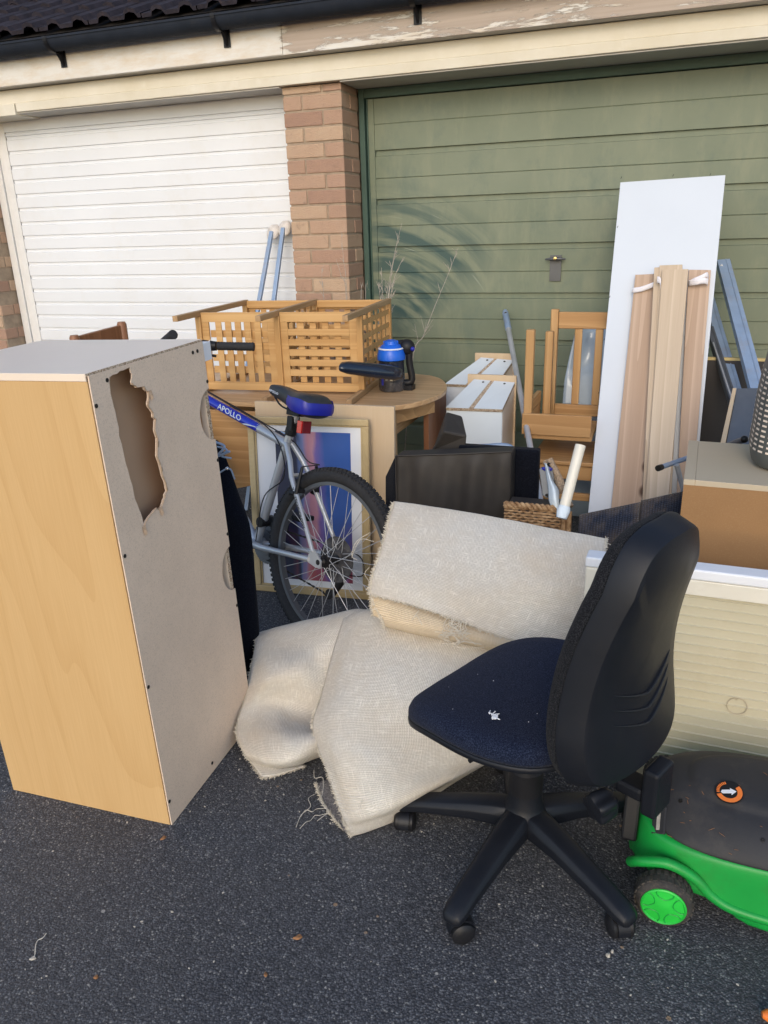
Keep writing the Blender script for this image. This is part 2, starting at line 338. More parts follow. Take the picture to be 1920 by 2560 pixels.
# ------------------------------------------------------------------ mesh tools
def M4(loc=(0, 0, 0), rot=(0, 0, 0)):
    return Matrix.Translation(loc) @ Euler(rot).to_matrix().to_4x4()
ROOTM = {}
class MB:
    "gathers shapes, build() links them as ONE mesh object"
    def __init__(s): s.v = []; s.f = []; s.uv = {}
    def add(s, vs, fs):
        b = len(s.v); s.v += [Vector(v) for v in vs]; s.f += [tuple(b + i for i in f) for f in fs]; return s
    def box(s, lo, hi, M=None):
        (a, b, c), (d, e, f) = lo, hi
        vs = [(a, b, c), (d, b, c), (d, e, c), (a, e, c), (a, b, f), (d, b, f), (d, e, f), (a, e, f)]
        if M is not None: vs = [M @ Vector(v) for v in vs]
        return s.add(vs, [(0, 3, 2, 1), (4, 5, 6, 7), (0, 1, 5, 4), (1, 2, 6, 5), (2, 3, 7, 6), (3, 0, 4, 7)])
    def hexa(s, bot, top):
        return s.add(list(bot) + list(top), [(0, 3, 2, 1), (4, 5, 6, 7), (0, 1, 5, 4), (1, 2, 6, 5), (2, 3, 7, 6), (3, 0, 4, 7)])
    def bar(s, a, b, w, h, up=(0, 0, 1)):
        a = Vector(a); b = Vector(b); d = (b - a).normalized(); u = Vector(up)
        x = d.cross(u); x = x.normalized() if x.length > 1e-5 else Vector((1, 0, 0)); z = x.cross(d).normalized()
        q = [x * sx * w / 2 + z * sz * h / 2 for sx, sz in ((-1, -1), (1, -1), (1, 1), (-1, 1))]
        return s.add([a + p for p in q] + [b + p for p in q], [(0, 1, 2, 3), (7, 6, 5, 4), (0, 4, 5, 1), (1, 5, 6, 2), (2, 6, 7, 3), (3, 7, 4, 0)])
    def tube(s, pts, r, n=10, closed=False, caps=True, flat=1.0):
        P = [Vector(p) for p in pts]; m = len(P); rs = r if isinstance(r, (list, tuple)) else [r] * m
        rings = []; prev = None
        for i in range(m):
            if closed: d = P[(i + 1) % m] - P[i - 1]
            else: d = P[min(i + 1, m - 1)] - P[max(i - 1, 0)]
            d = d.normalized() if d.length > 1e-9 else Vector((0, 0, 1))
            if prev is None:
                x = d.cross(Vector((0, 0, 1)));  x = x if x.length > .05 else d.cross(Vector((0, 1, 0)))
                x.normalize()
            else:
                x = prev - d * prev.dot(d); x = x.normalized() if x.length > 1e-6 else d.orthogonal().normalized()
            prev = x; y = d.cross(x)
            rings.append([P[i] + (x * cos(2 * pi * k / n) + y * sin(2 * pi * k / n) * flat) * rs[i] for k in range(n)])
        vs = [v for rg in rings for v in rg]; fs = []
        for i in range(m if closed else m - 1):
            j = (i + 1) % m
            for k in range(n): fs.append((i * n + k, i * n + (k + 1) % n, j * n + (k + 1) % n, j * n + k))
        if caps and not closed: fs += [tuple(range(n))[::-1], tuple((m - 1) * n + k for k in range(n))]
        return s.add(vs, fs)
    def lathe(s, prof, M=None, n=24, caps=True):
        "profile of (radius, height) about local z"
        M = M or Matrix(); vs = []; fs = []
        for r, h in prof: vs += [M @ Vector((r * cos(2 * pi * k / n), r * sin(2 * pi * k / n), h)) for k in range(n)]
        m = len(prof)
        for i in range(m - 1):
            for k in range(n): fs.append((i * n + k, i * n + (k + 1) % n, (i + 1) * n + (k + 1) % n, (i + 1) * n + k))
        if caps: fs += [tuple(range(n))[::-1], tuple((m - 1) * n + k for k in range(n))]
        return s.add(vs, fs)
    def prism(s, poly, z0, z1, M=None):
        M = M or Matrix(); n = len(poly)
        vs = [M @ Vector((x, y, z0)) for x, y in poly] + [M @ Vector((x, y, z1)) for x, y in poly]
        return s.add(vs, [tuple(range(n))[::-1], tuple(range(n, 2 * n))] + [(i, (i + 1) % n, n + (i + 1) % n, n + i) for i in range(n)])
    def plate(s, poly, th, d):
        "polygon of world points thickened along d"
        n = len(poly); d = Vector(d) * th; vs = [Vector(p) for p in poly] + [Vector(p) + d for p in poly]
        return s.add(vs, [tuple(range(n)), tuple(range(n, 2 * n))[::-1]] + [(i, n + i, n + (i + 1) % n, (i + 1) % n) for i in range(n)])
    def loft(s, rings, caps=True, closed=True):
        n = len(rings[0]); vs = [v for r in rings for v in r]; fs = []
        for i in range(len(rings) - 1):
            for k in range(n if closed else n - 1): fs.append((i * n + k, i * n + (k + 1) % n, (i + 1) * n + (k + 1) % n, (i + 1) * n + k))
        if caps: fs += [tuple(range(n))[::-1], tuple((len(rings) - 1) * n + k for k in range(n))]
        return s.add(vs, fs)
    def ball(s, c, r, n=12, sc=(1, 1, 1)):
        pr = [(max(1e-4, sin(pi * i / n)) * r, -cos(pi * i / n) * r) for i in range(n + 1)]
        return s.lathe(pr, Matrix.Translation(c) @ Matrix.Diagonal((*sc, 1)), n * 2, True)
    def build(s, name, mat, parent=None, smooth=False, bevel=0, seg=2, sub=0, world=True, angle=40, **props):
        me = bpy.data.meshes.new(name)
        vs = s.v
        M = ROOTM.get(parent.name) if parent is not None else None
        if M is not None and world: Mi = M.inverted(); vs = [Mi @ v for v in vs]
        me.from_pydata([tuple(v) for v in vs], [], s.f)
        bm = bmesh.new(); bm.from_mesh(me); bmesh.ops.recalc_face_normals(bm, faces=bm.faces); bm.to_mesh(me); bm.free()
        ms = mat if isinstance(mat, (list, tuple)) else [mat]
        for m in ms: me.materials.append(MATS[m])
        if smooth:
            me.polygons.foreach_set('use_smooth', [True] * len(me.polygons))
            if smooth != 'all': me.set_sharp_from_angle(angle=radians(angle))
        o = bpy.data.objects.new(name, me); COL.objects.link(o)
        if parent is not None: o.parent = parent; ROOTM[o.name] = M
        if bevel:
            b = o.modifiers.new('bevel', 'BEVEL'); b.width = bevel; b.segments = seg; b.limit_method = 'ANGLE'; b.angle_limit = radians(35); b.harden_normals = False
        if sub:
            m = o.modifiers.new('sub', 'SUBSURF'); m.levels = m.render_levels = sub
        for k, v in props.items(): o[k] = v
        return o
def thing(name, label, cat, M=None, group=None, kind=None):
    M = M if isinstance(M, Matrix) else M4(M or (0, 0, 0))
    o = bpy.data.objects.new(name, None); COL.objects.link(o); o.matrix_world = M; o.empty_display_size = .1
    o['label'] = label; o['category'] = cat
    if group: o['group'] = group
    if kind: o['kind'] = kind
    ROOTM[o.name] = M
    return o
def solo(o, label, cat, group=None):
    "a top-level thing that is one mesh: its origin goes to its base"
    vs = [v.co.copy() for v in o.data.vertices]; c = sum(vs, Vector()) / len(vs); c.z = min(v.z for v in vs)
    o.data.transform(Matrix.Translation(-c)); o.location = c
    o['label'] = label; o['category'] = cat
    if group: o['group'] = group
    return o
def crom(p0, p1, p2, p3, t):
    return .5 * ((2 * p1) + (-p0 + p2) * t + (2 * p0 - 5 * p1 + 4 * p2 - p3) * t * t + (-p0 + 3 * p1 - 3 * p2 + p3) * t ** 3)
def spline(P, n):
    P = [Vector(p) for p in P]; out = []; m = len(P) - 1
    for k in range(n + 1):
        u = k / n * m; i = min(int(u), m - 1); t = u - i
        out.append(crom(P[i - 1] if i > 0 else 2 * P[0] - P[1], P[i], P[i + 1], P[i + 2] if i + 2 <= m else 2 * P[m] - P[m - 1], t))
    return out
def grid(ctrl, nu, nv):
    rows = [spline(r, nu) for r in ctrl]; cols = [spline([r[k] for r in rows], nv) for k in range(nu + 1)]
    return [[cols[k][j] for k in range(nu + 1)] for j in range(nv + 1)]
def sheet(name, ctrl, nu, nv, mat, parent, thick=.008, wob=.0, off=-1, back=None):
    "soft sheet through a net of surveyed points; UVs in metres"
    G = grid(ctrl, nu, nv)
    rnd = random.Random(len(ctrl) * 7 + nu)
    if wob:
        for j in range(nv + 1):
            for k in range(nu + 1):
                a = sin(k * .31 + j * .17) * cos(j * .23 - k * .11) + .5 * sin(k * .67 - j * .41)
                G[j][k] = G[j][k] + Vector((0, -.6, .8)) * a * wob
    Mi = ROOTM[parent.name].inverted() if parent is not None else Matrix()
    me = bpy.data.meshes.new(name)
    me.from_pydata([tuple(Mi @ p) for r in G for p in r], [], [(j * (nu + 1) + k, j * (nu + 1) + k + 1, (j + 1) * (nu + 1) + k + 1, (j + 1) * (nu + 1) + k) for j in range(nv) for k in range(nu)])
    U = [[0] * (nu + 1) for _ in range(nv + 1)]; V = [[0] * (nu + 1) for _ in range(nv + 1)]
    for j in range(nv + 1):
        for k in range(1, nu + 1): U[j][k] = U[j][k - 1] + (G[nv // 2][k] - G[nv // 2][k - 1]).length
    for k in range(nu + 1):
        for j in range(1, nv + 1): V[j][k] = V[j - 1][k] + (G[j][nu // 2] - G[j - 1][nu // 2]).length
    uv = me.uv_layers.new(name='uv')
    for p in me.polygons:
        for li, vi in zip(p.loop_indices, p.vertices):
            j, k = divmod(vi, nu + 1); uv.data[li].uv = (U[j][k], V[j][k])
    me.update(); av = sum((p.normal * p.area for p in me.polygons), Vector())
    if av.dot(Vector((0, -.6, .8))) < 0: me.flip_normals()
    me.polygons.foreach_set('use_smooth', [True] * len(me.polygons))
    me.materials.append(MATS[mat])
    if back: me.materials.append(MATS[back])
    o = bpy.data.objects.new(name, me); COL.objects.link(o)
    if parent is not None: o.parent = parent; ROOTM[o.name] = ROOTM[parent.name]
    s = o.modifiers.new('solid', 'SOLIDIFY'); s.thickness = thick; s.offset = off
    if back: s.material_offset = 1; s.material_offset_rim = 1
    return o, G
def fray(pts, parent, out, n=260, ln=.014, name='frayed_edge', mat='thread', r=.0006, seed=1):
    rnd = random.Random(seed); mb = MB(); P = spline(pts, 160)
    for i in range(n):
        u = rnd.random() * (len(P) - 2); k = int(u); p = P[k].lerp(P[k + 1], u - k)
        d = Vector(out) + Vector((rnd.gauss(0, .6), rnd.gauss(0, .6), rnd.gauss(0, .6))); d.normalize()
        L = ln * .72 * rnd.uniform(.2, 1.35); q = Vector((rnd.gauss(0, .4), rnd.gauss(0, .4), rnd.gauss(0, .4)))
        mb.tube([p - d * .003, p + d * L * .5 + q * L * .2, p + d * L + q * L * .5], r * rnd.uniform(.7, 1.5), 3, caps=False)
    return mb.build(name, mat, parent)
def text(name, s, M, size, mat, parent, ext=.0004, bold=0, sx=1.0, shear=0):
    cu = bpy.data.curves.new(name, 'FONT'); cu.body = s; cu.size = size; cu.extrude = ext; cu.align_x = 'CENTER'; cu.align_y = 'CENTER'; cu.offset = bold; cu.shear = shear; cu.resolution_u = 3
    o = bpy.data.objects.new(name, cu); me = bpy.data.meshes.new_from_object(o)
    me.transform(M @ Matrix.Diagonal((sx, 1, 1, 1))); me.materials.append(MATS[mat])
    q = bpy.data.objects.new(name, me); COL.objects.link(q); q.parent = parent; ROOTM[q.name] = ROOTM.get(parent.name)
    return q
def frame(o, x, y):
    "matrix with origin o, local x and y along the given directions"
    x = Vector(x).normalized(); z = x.cross(Vector(y)).normalized(); y = z.cross(x)
    return Matrix(((x.x, y.x, z.x, o[0]), (x.y, y.y, z.y, o[1]), (x.z, y.z, z.z, o[2]), (0, 0, 0, 1)))

# ------------------------------------------------------------------ ground
g = MB().add([(-60, -60, 0), (60, -60, 0), (60, 60, 0), (-60, 60, 0)], [(0, 1, 2, 3)]).build('ground', 'asphalt'); g['kind'] = 'structure'

# ------------------------------------------------------------------ garage block
def garage():
    root = thing('garage_block', 'row of garages with brick piers, one white door, one green door and a dark gutter', 'garage', (-1.67, 4.05, 0))
    PX0, PX1, YF = -2.002, -1.672, 4.05
    def pier(x0, x1, y0, y1, seed):
        rnd = random.Random(seed); mo = MB(); mo.box((x0 + .006, y0 + .006, 0), (x1 - .006, y1, 2.14)); core = mo.build('brick_pier', 'mortar', root)
        bk = MB(); z = .006; row = 0
        while z < 2.13:
            h = min(.065, 2.139 - z)
            def one(a, b, c, d):
                j = [rnd.uniform(-.0022, .0022) for _ in range(4)]
                bk.box((a + (0 if a <= x0 + .001 else j[0]), c + rnd.uniform(-.0015, .0015), z + j[1] * .4), (b, d, z + h + j[2] * .4))
            n = int((x1 - x0) / .2)
            if row % 2 == 0:   # stretcher then header, quoin wraps the corner
                one(x0, x0 + .215, y0, y0 + .1); a = x0 + .225
                while a < x1 - .01: one(a, min(a + (.215 if x1 - a > .2 else .1025), x1), y0, y0 + .215 if a + .12 > x1 else y0 + .1); a += .225 if x1 - a > .2 else .2
            else:
                one(x0, x0 + .1025, y0, y0 + .1); a = x0 + .1125
                while a < x1 - .01: one(a, min(a + .215, x1), y0, y0 + .1025); a += .225
                one(x1 - .1025, x1, y0 + .1125, y1 - .001)
            z += .075; row += 1
        bk.build('brickwork', 'brick', core, bevel=.004, seg=2)
    pier(PX0, PX1, YF, 4.268, 3)
    pier(-5.042, -4.140, YF, 4.235, 5)
    pier(.74, 1.29, YF, 4.268, 9)
    # lintel beam and fascia
    b = MB(); b.box((-6, 4.020, 2.190), (4, 4.30, 2.262)); b.box((-3.70, 4.010, 2.144), (4, 4.30, 2.189)); b.box((-6, 4.004, 2.128), (-3.705, 4.30, 2.189))
    b.build('lintel_beam', 'cream_paint', root, bevel=.003)
    f = MB(); f.box((-6, 3.952, 2.268), (-1.938, 4.02, 2.499)); f.box((-1.935, 3.950, 2.266), (4, 4.02, 2.499)); f.build('fascia_board', 'peeling_paint', root, bevel=.002)
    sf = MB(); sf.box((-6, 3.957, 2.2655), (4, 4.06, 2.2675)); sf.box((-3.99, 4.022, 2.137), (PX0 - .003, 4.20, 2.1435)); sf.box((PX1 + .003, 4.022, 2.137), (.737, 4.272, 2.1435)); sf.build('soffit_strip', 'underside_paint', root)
    MB().box((-6, 4.34, 0), (4, 4.9, 2.45)).build('inner_wall', 'mortar', root)
    # gutter, half round with a rolled lip
    gu = MB(); yc, zc, r = 3.885, 2.447, .057
    prof = [(yc + r * cos(a), zc + r * sin(a)) for a in [radians(180 + 180 * i / 14) for i in range(15)]]
    prof = [(yc - r - .004, zc + .004), (yc - r - .004, zc - .006)] + prof
    inner = [(yc + (r - .004) * cos(a), zc + (r - .004) * sin(a)) for a in [radians(360 - 180 * i / 14) for i in range(15)]]
    pr = prof + inner
    n = len(pr)
    gu.add([(x, y, z) for x in (-6, 4) for y, z in pr], [(i, (i + 1) % n, n + (i + 1) % n, n + i) for i in range(n)])
    gut = gu.build('gutter', 'gutter_plastic', root, smooth=True)
    for dx, dy in ((100, 100), (462, 62), (885, 8)):
        X = W(dx, dy, Y=3.83).x
        m = MB(); ring = [(r + .004) * 1.0, (r + .009)]
        pts_o = [(yc + (r + .007) * cos(radians(a)), zc + (r + .007) * sin(radians(a))) for a in range(175, 366, 10)]
        pts_i = [(yc + (r + .001) * cos(radians(a)), zc + (r + .001) * sin(radians(a))) for a in range(175, 366, 10)][::-1]
        q = pts_o + pts_i; nq = len(q)
        m.add([(x, y, z) for x in (X - .012, X + .012) for y, z in q], [(i, (i + 1) % nq, nq + (i + 1) % nq, nq + i) for i in range(nq)] )
        m.add([(X - .006, 3.90, zc - r - .002), (X + .006, 3.90, zc - r - .002), (X + .006, 3.949, 2.325), (X - .006, 3.949, 2.325), (X + .006, 3.949, zc - .02), (X - .006, 3.949, zc - .02), (X - .02, 3.946, 2.325), (X + .02, 3.946, 2.325), (X + .02, 3.946, zc - .03), (X - .02, 3.946, zc - .03)],
              [(0, 1, 2, 3), (1, 4, 2), (0, 3, 5), (6, 7, 8, 9)])
        m.build('gutter_bracket', 'black_plastic', gut)
    # roof of ribbed concrete tiles
    rf = MB(); pitch = radians(24); rnd = random.Random(4)
    for c in range(9):
        for k in range(23):
            x0 = -5.6 + k * .326 + (.163 if c % 2 else 0)
            if x0 > 1.4: continue
            s0, s1 = c * .30, c * .30 + .36; lift0, lift1 = .030, .006; dz = rnd.uniform(-.003, .003)
            # cross-section: two rolls and two pans
            sec = [(0, 0), (.055, .0), (.068, .022), (.095, .030), (.125, .022), (.138, 0), (.218, .0), (.231, .022), (.258, .030), (.288, .022), (.301, 0), (.320, 0)]
            A = []; B = []
            for (u, h) in sec:
                A.append((x0 + u, 3.87 + s0 * cos(pitch) - (h + lift0) * sin(pitch), 2.475 + s0 * sin(pitch) + (h + lift0) * cos(pitch) + dz))
                B.append((x0 + u, 3.87 + s1 * cos(pitch) - (h + lift1) * sin(pitch), 2.475 + s1 * sin(pitch) + (h + lift1) * cos(pitch) + dz))
            A2 = [(x, y + .005, z - .018) for x, y, z in A]
            n = len(A); rf.add(A + B + A2, [(i, i + 1, n + i + 1, n + i) for i in range(n - 1)] + [(2 * n + i, 2 * n + i + 1, i + 1, i) for i in range(n - 1)])
    rf.build('roof_tiles', 'roof_tile', root)
    rb = MB(); rb.add([(-6, 3.875, 2.470), (4, 3.875, 2.470), (4, 6.8, 2.470 + 2.925 * math.tan(pitch)), (-6, 6.8, 2.470 + 2.925 * math.tan(pitch))], [(0, 1, 2, 3)]); rb.build('roof_deck', 'dark_board', root)
    # white door
    fr = MB(); 
    for a, b2, y in ((-4.138, -4.085, 4.205), (-4.082, -4.055, 4.215), (-4.052, -4.004, 4.207)): fr.box((a, y, 0), (b2, 4.29, 2.136))
    door = MB(); prof = [(2.136, 4.205), (2.072, 4.205), (2.070, 4.199)]
    z = 2.062; dz = .0825
    prof = [(2.136, 4.203), (2.072, 4.203), (2.069, 4.214), (2.066, 4.214), (2.063, 4.207)]
    z = 2.05
    while z > .05:
        prof += [(z - .001, 4.207), (z - .0035, 4.2145), (z - .020, 4.2145), (z - .0235, 4.207)]; z -= dz
    prof.append((0.03, 4.207))
    n = len(prof); door.add([(x, y, zz) for x in (-4.000, -1.9) for zz, y in prof], [(i, i + 1, n + i + 1, n + i) for i in range(n - 1)])
    wd = door.build('garage_door', 'white_door_paint', root, label='white horizontally ribbed garage door')
    fr.build('door_frame', 'jamb_paint', wd, bevel=.002)
    # green door
    gd = MB(); Y0 = 4.292; prof = [(2.088, Y0), (1.842, Y0)]
    zs = [1.842, 1.599, 1.353, 1.104, .858, .612, .366, .12]
    prof = [(2.088, Y0), (1.966 + .003, Y0), (1.966, Y0 + .0025), (1.964, Y0)]
    for i, z in enumerate(zs):
        prof += [(z, Y0 - .002), (z - .003, Y0 + .013), (z - .029, Y0 + .013), (z - .032, Y0)]
        zm = z - .032 - .107
        if zm > .05: prof += [(zm + .0025, Y0 + .0005), (zm, Y0 - .004), (zm - .003, Y0)]
    n = len(prof); gd.add([(x, y, zz) for x in (-1.592, .66) for zz, y in prof], [(i, i + 1, n + i + 1, n + i) for i in range(n - 1)])
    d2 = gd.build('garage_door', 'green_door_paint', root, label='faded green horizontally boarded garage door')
    fr = MB(); fr.box((PX1 + .002, 4.270, 0), (-1.640, 4.32, 2.136)); fr.box((-1.640, 4.272, 2.092), (.70, 4.32, 2.136)); fr.box((.70, 4.270, 0), (.738, 4.32, 2.136))
    fr.box((-1.636, 4.290, 0), (-1.626, 4.32, 2.09))
    fr.build('door_frame', 'dark_green', d2, bevel=.002)
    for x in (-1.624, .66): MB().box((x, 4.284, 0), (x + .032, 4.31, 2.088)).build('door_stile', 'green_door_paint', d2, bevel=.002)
    hx = -.605
    h = MB(); h.box((hx - .031, 4.281, 1.163), (hx + .027, 4.2885, 1.292)); h.box((hx - .012, 4.268, 1.262), (hx + .01, 4.281, 1.284))
    h.tube([(hx - .052, 4.262, 1.272), (hx - .03, 4.257, 1.274), (hx, 4.255, 1.275), (hx + .03, 4.257, 1.274), (hx + .05, 4.262, 1.272)], [.004, .0075, .0095, .0075, .004], 10)
    hd = h.build('door_handle', 'handle_grey', d2, smooth=True)
    MB().lathe([(.008, 0), (.008, .004), (.003, .005)], frame((hx, 4.2405, 1.277), (1, 0, 0), (0, 0, 1)) @ M4((0, 0, 0)), 14).build('lock', 'brass', d2, smooth=True)
garage()

# ------------------------------------------------------------------ tall laminate cabinet, its back turned to us
def cabinet():
    M = M4((-1.116, 1.323, 0), (.016, -.018, .038)); Wd, D, H = .509, .467, 1.184
    t = thing('cabinet', 'tall beech laminate cabinet standing on end with a torn hole in its hardboard back', 'cabinet', M)
    q = dict(parent=t, world=False)
    MB().box((-Wd, 0, 0), (-.004, .016, H - .017)).build('front_panel', 'beech_laminate', bevel=.0015, **q)
    tp = MB().box((-Wd - .002, -.002, H - .0165), (-.0045, D + .004, H)).build('top_panel', 'laminate_grey', bevel=.001, **q)
    MB().box((-.0042, 0.0, H - .0165), (-.0034, D, H - .0005)).build('raw_edge', 'chipboard_edge', parent=tp, world=False)
    m = MB(); m.box((-Wd, D - .016, 0), (-.004, D, H - .017)); m.build('rear_panel', 'laminate_grey', **q)
    m = MB(); m.box((-Wd, .017, 0), (-Wd + .016, D - .017, H - .017)); m.build('side_panel', 'beech_laminate', **q)
    MB().box((-Wd + .017, .017, .20), (-.02, D - .017, .216)).build('shelf', 'laminate_grey', **q)
    # hardboard back with torn opening and two cut-away grips: laid out in (y, z)
    def px(dx, dy):     # photo point on the back's plane -> local y, z
        n = M.to_3x3() @ Vector((1, 0, 0)); o = M @ Vector((0, 0, 0)); d = R @ Vector((dx * K - 960, dy * K - 1280, F))
        p = CP + d * ((o - CP).dot(n) / d.dot(n)); l = M.inverted() @ p; return (l.y, l.z)
    hole = [(234, 815), (258, 800), (280, 793), (284, 812), (283, 828), (292, 836), (306, 834), (318, 846), (317, 868), (323, 885), (333, 905), (331, 930), (337, 955), (337, 985), (344, 1010), (351, 1035), (358, 1062), (350, 1082), (344, 1098), (330, 1103), (316, 1120), (309, 1133), (304, 1110), (291, 1080), (285, 1050), (270, 1000), (257, 940), (248, 890), (238, 850)]
    hl = [px(*p) for p in hole]
    out = []
    def grip(top, bot, depth):
        zt, zb = px(*top)[1], px(*bot)[1]; r = []
        for i in range(13):
            a = pi * i / 12; r.append((D - sin(a) * depth, zb + (zt - zb) * (.5 - .5 * cos(a))))
        return r
    g1 = grip((452, 838), (465, 948), .062); g2 = grip((497, 1178), (510, 1268), .058)
    outer = [(.0015, .0), (D - .001, .0)] + g2 + g1 + [(D - .001, H - .0055), (.0015, H - .0055)]
    me_bm = bmesh.new()
    def loop(pts, x): 
        vs = [me_bm.verts.new((x, y, z)) for y, z in pts]
        return [me_bm.edges.new((vs[i], vs[(i + 1) % len(vs)])) for i in range(len(vs))]
    rnd = random.Random(2); hj = []
    for i in range(len(hl)):
        a, b = hl[i], hl[(i + 1) % len(hl)]; n = 3
        for k in range(n):
            u = k / n; jj = .0022 if i < 20 and k else .0008
            hj.append((a[0] + (b[0] - a[0]) * u + rnd.gauss(0, jj), a[1] + (b[1] - a[1]) * u + rnd.gauss(0, jj)))
    es = loop(outer, 0) + loop(hj, 0)
    r = bmesh.ops.triangle_fill(me_bm, edges=es, use_beauty=True, use_dissolve=False)
    me = bpy.data.meshes.new('back_board'); me_bm.to_mesh(me); me_bm.free()
    # drop faces that fell inside the opening
    me.materials.append(MATS['hardboard_pale'])
    bo = bpy.data.objects.new('back_board', me); COL.objects.link(bo); bo.parent = t; ROOTM[bo.name] = M
    so = bo.modifiers.new('solid', 'SOLIDIFY'); so.thickness = .003; so.offset = 0
    # torn lip standing proud of the board
    tl = MB(); n = len(hj)
    for side in range(12, n - 24):
        y0, z0 = hj[side]; y1, z1 = hj[(side + 1) % n]; w0 = .003 + abs(rnd.gauss(0, .004)); dy, dz = z1 - z0, -(y1 - y0); L = sqrt(dy * dy + dz * dz) + 1e-6; dy /= L; dz /= L
        sg = 1 if side < 70 else -1
        tl.add([(.0022, y0, z0), (.0022, y1, z1), (.0024, y1 + abs(dy) * w0, z1 + dz * w0 * .3), (.0024, y0 + abs(dy) * w0, z0 + dz * w0 * .3), (.0045, y0 + .001, z0), (.0045, y1 + .001, z1)], [(0, 1, 5, 4), (4, 5, 2, 3)])
    tl.build('torn_edge', 'torn_fibre', parent=bo, world=False)
    for k in range(3):   # hanging flakes
        y, z = px(*((345, 1098), (309, 1140), (322, 848))[k]); c = MB(); c.add([(.003, y - .006, z + .004), (.003, y + .006, z + .006), (.008, y + .004, z - .012), (.006, y - .003, z - .02)], [(0, 1, 2, 3)])
        c.build('fibre_flake', 'torn_fibre', parent=bo, world=False)
    # chipboard ribs seen through the cut-away grips and inside
    MB().box((-.0039, D - .0158, 0), (-.0034, D - .0002, H - .0175)).build('raw_edge', 'chipboard_edge', **q)
    m = MB(); m.box((-Wd + .0165, .0165, .217), (-.022, .0175, H - .0175)); m.box((-Wd + .0165, .018, .217), (-Wd + .0175, D - .017, H - .0175)); m.box((-Wd + .018, D - .0175, .217), (-.022, D - .0165, H - .0175)); m.box((-.052, .018, .217), (-.046, D - .0178, H - .0176)); m.build('inner_lining', 'lining_brown', **q)
    yk, zk = .330, .775; MB().lathe([(.009, 0), (.008, .004), (.002, .005)], frame((-.046, yk - .05, zk - .035), (0, 1, 0), (0, 0, 1)), 14).build('plug', 'hardboard_brown', **q)
    for dx, dy in ((227, 806), (206, 877), (268, 1201), (319, 1484), (363, 1733), (413, 748), (449, 823), (472, 992), (497, 1148), (516, 1302), (457, 1648), (423, 745)):
        y, z = px(dx, dy); y = min(max(y, .008), D - .004); z = min(z, H - .025)
        MB().lathe([(.0048, 0), (.0048, .0012), (.003, .0018), (.0015, .0008)], frame((.0018, y, z), (0, 1, 0), (0, 0, 1)), 12).build('screw', 'screw_black', parent=bo, world=False, smooth=True)
    # small pale bracket block hanging at the rear top corner
    a = W(437, 737, Y=1.83)
    b = MB(); b.box((-.045, D + .005, 1.125), (-.002, D + .043, H - .012)); b.build('corner_block', 'white_plastic', bevel=.001, **q)
cabinet()

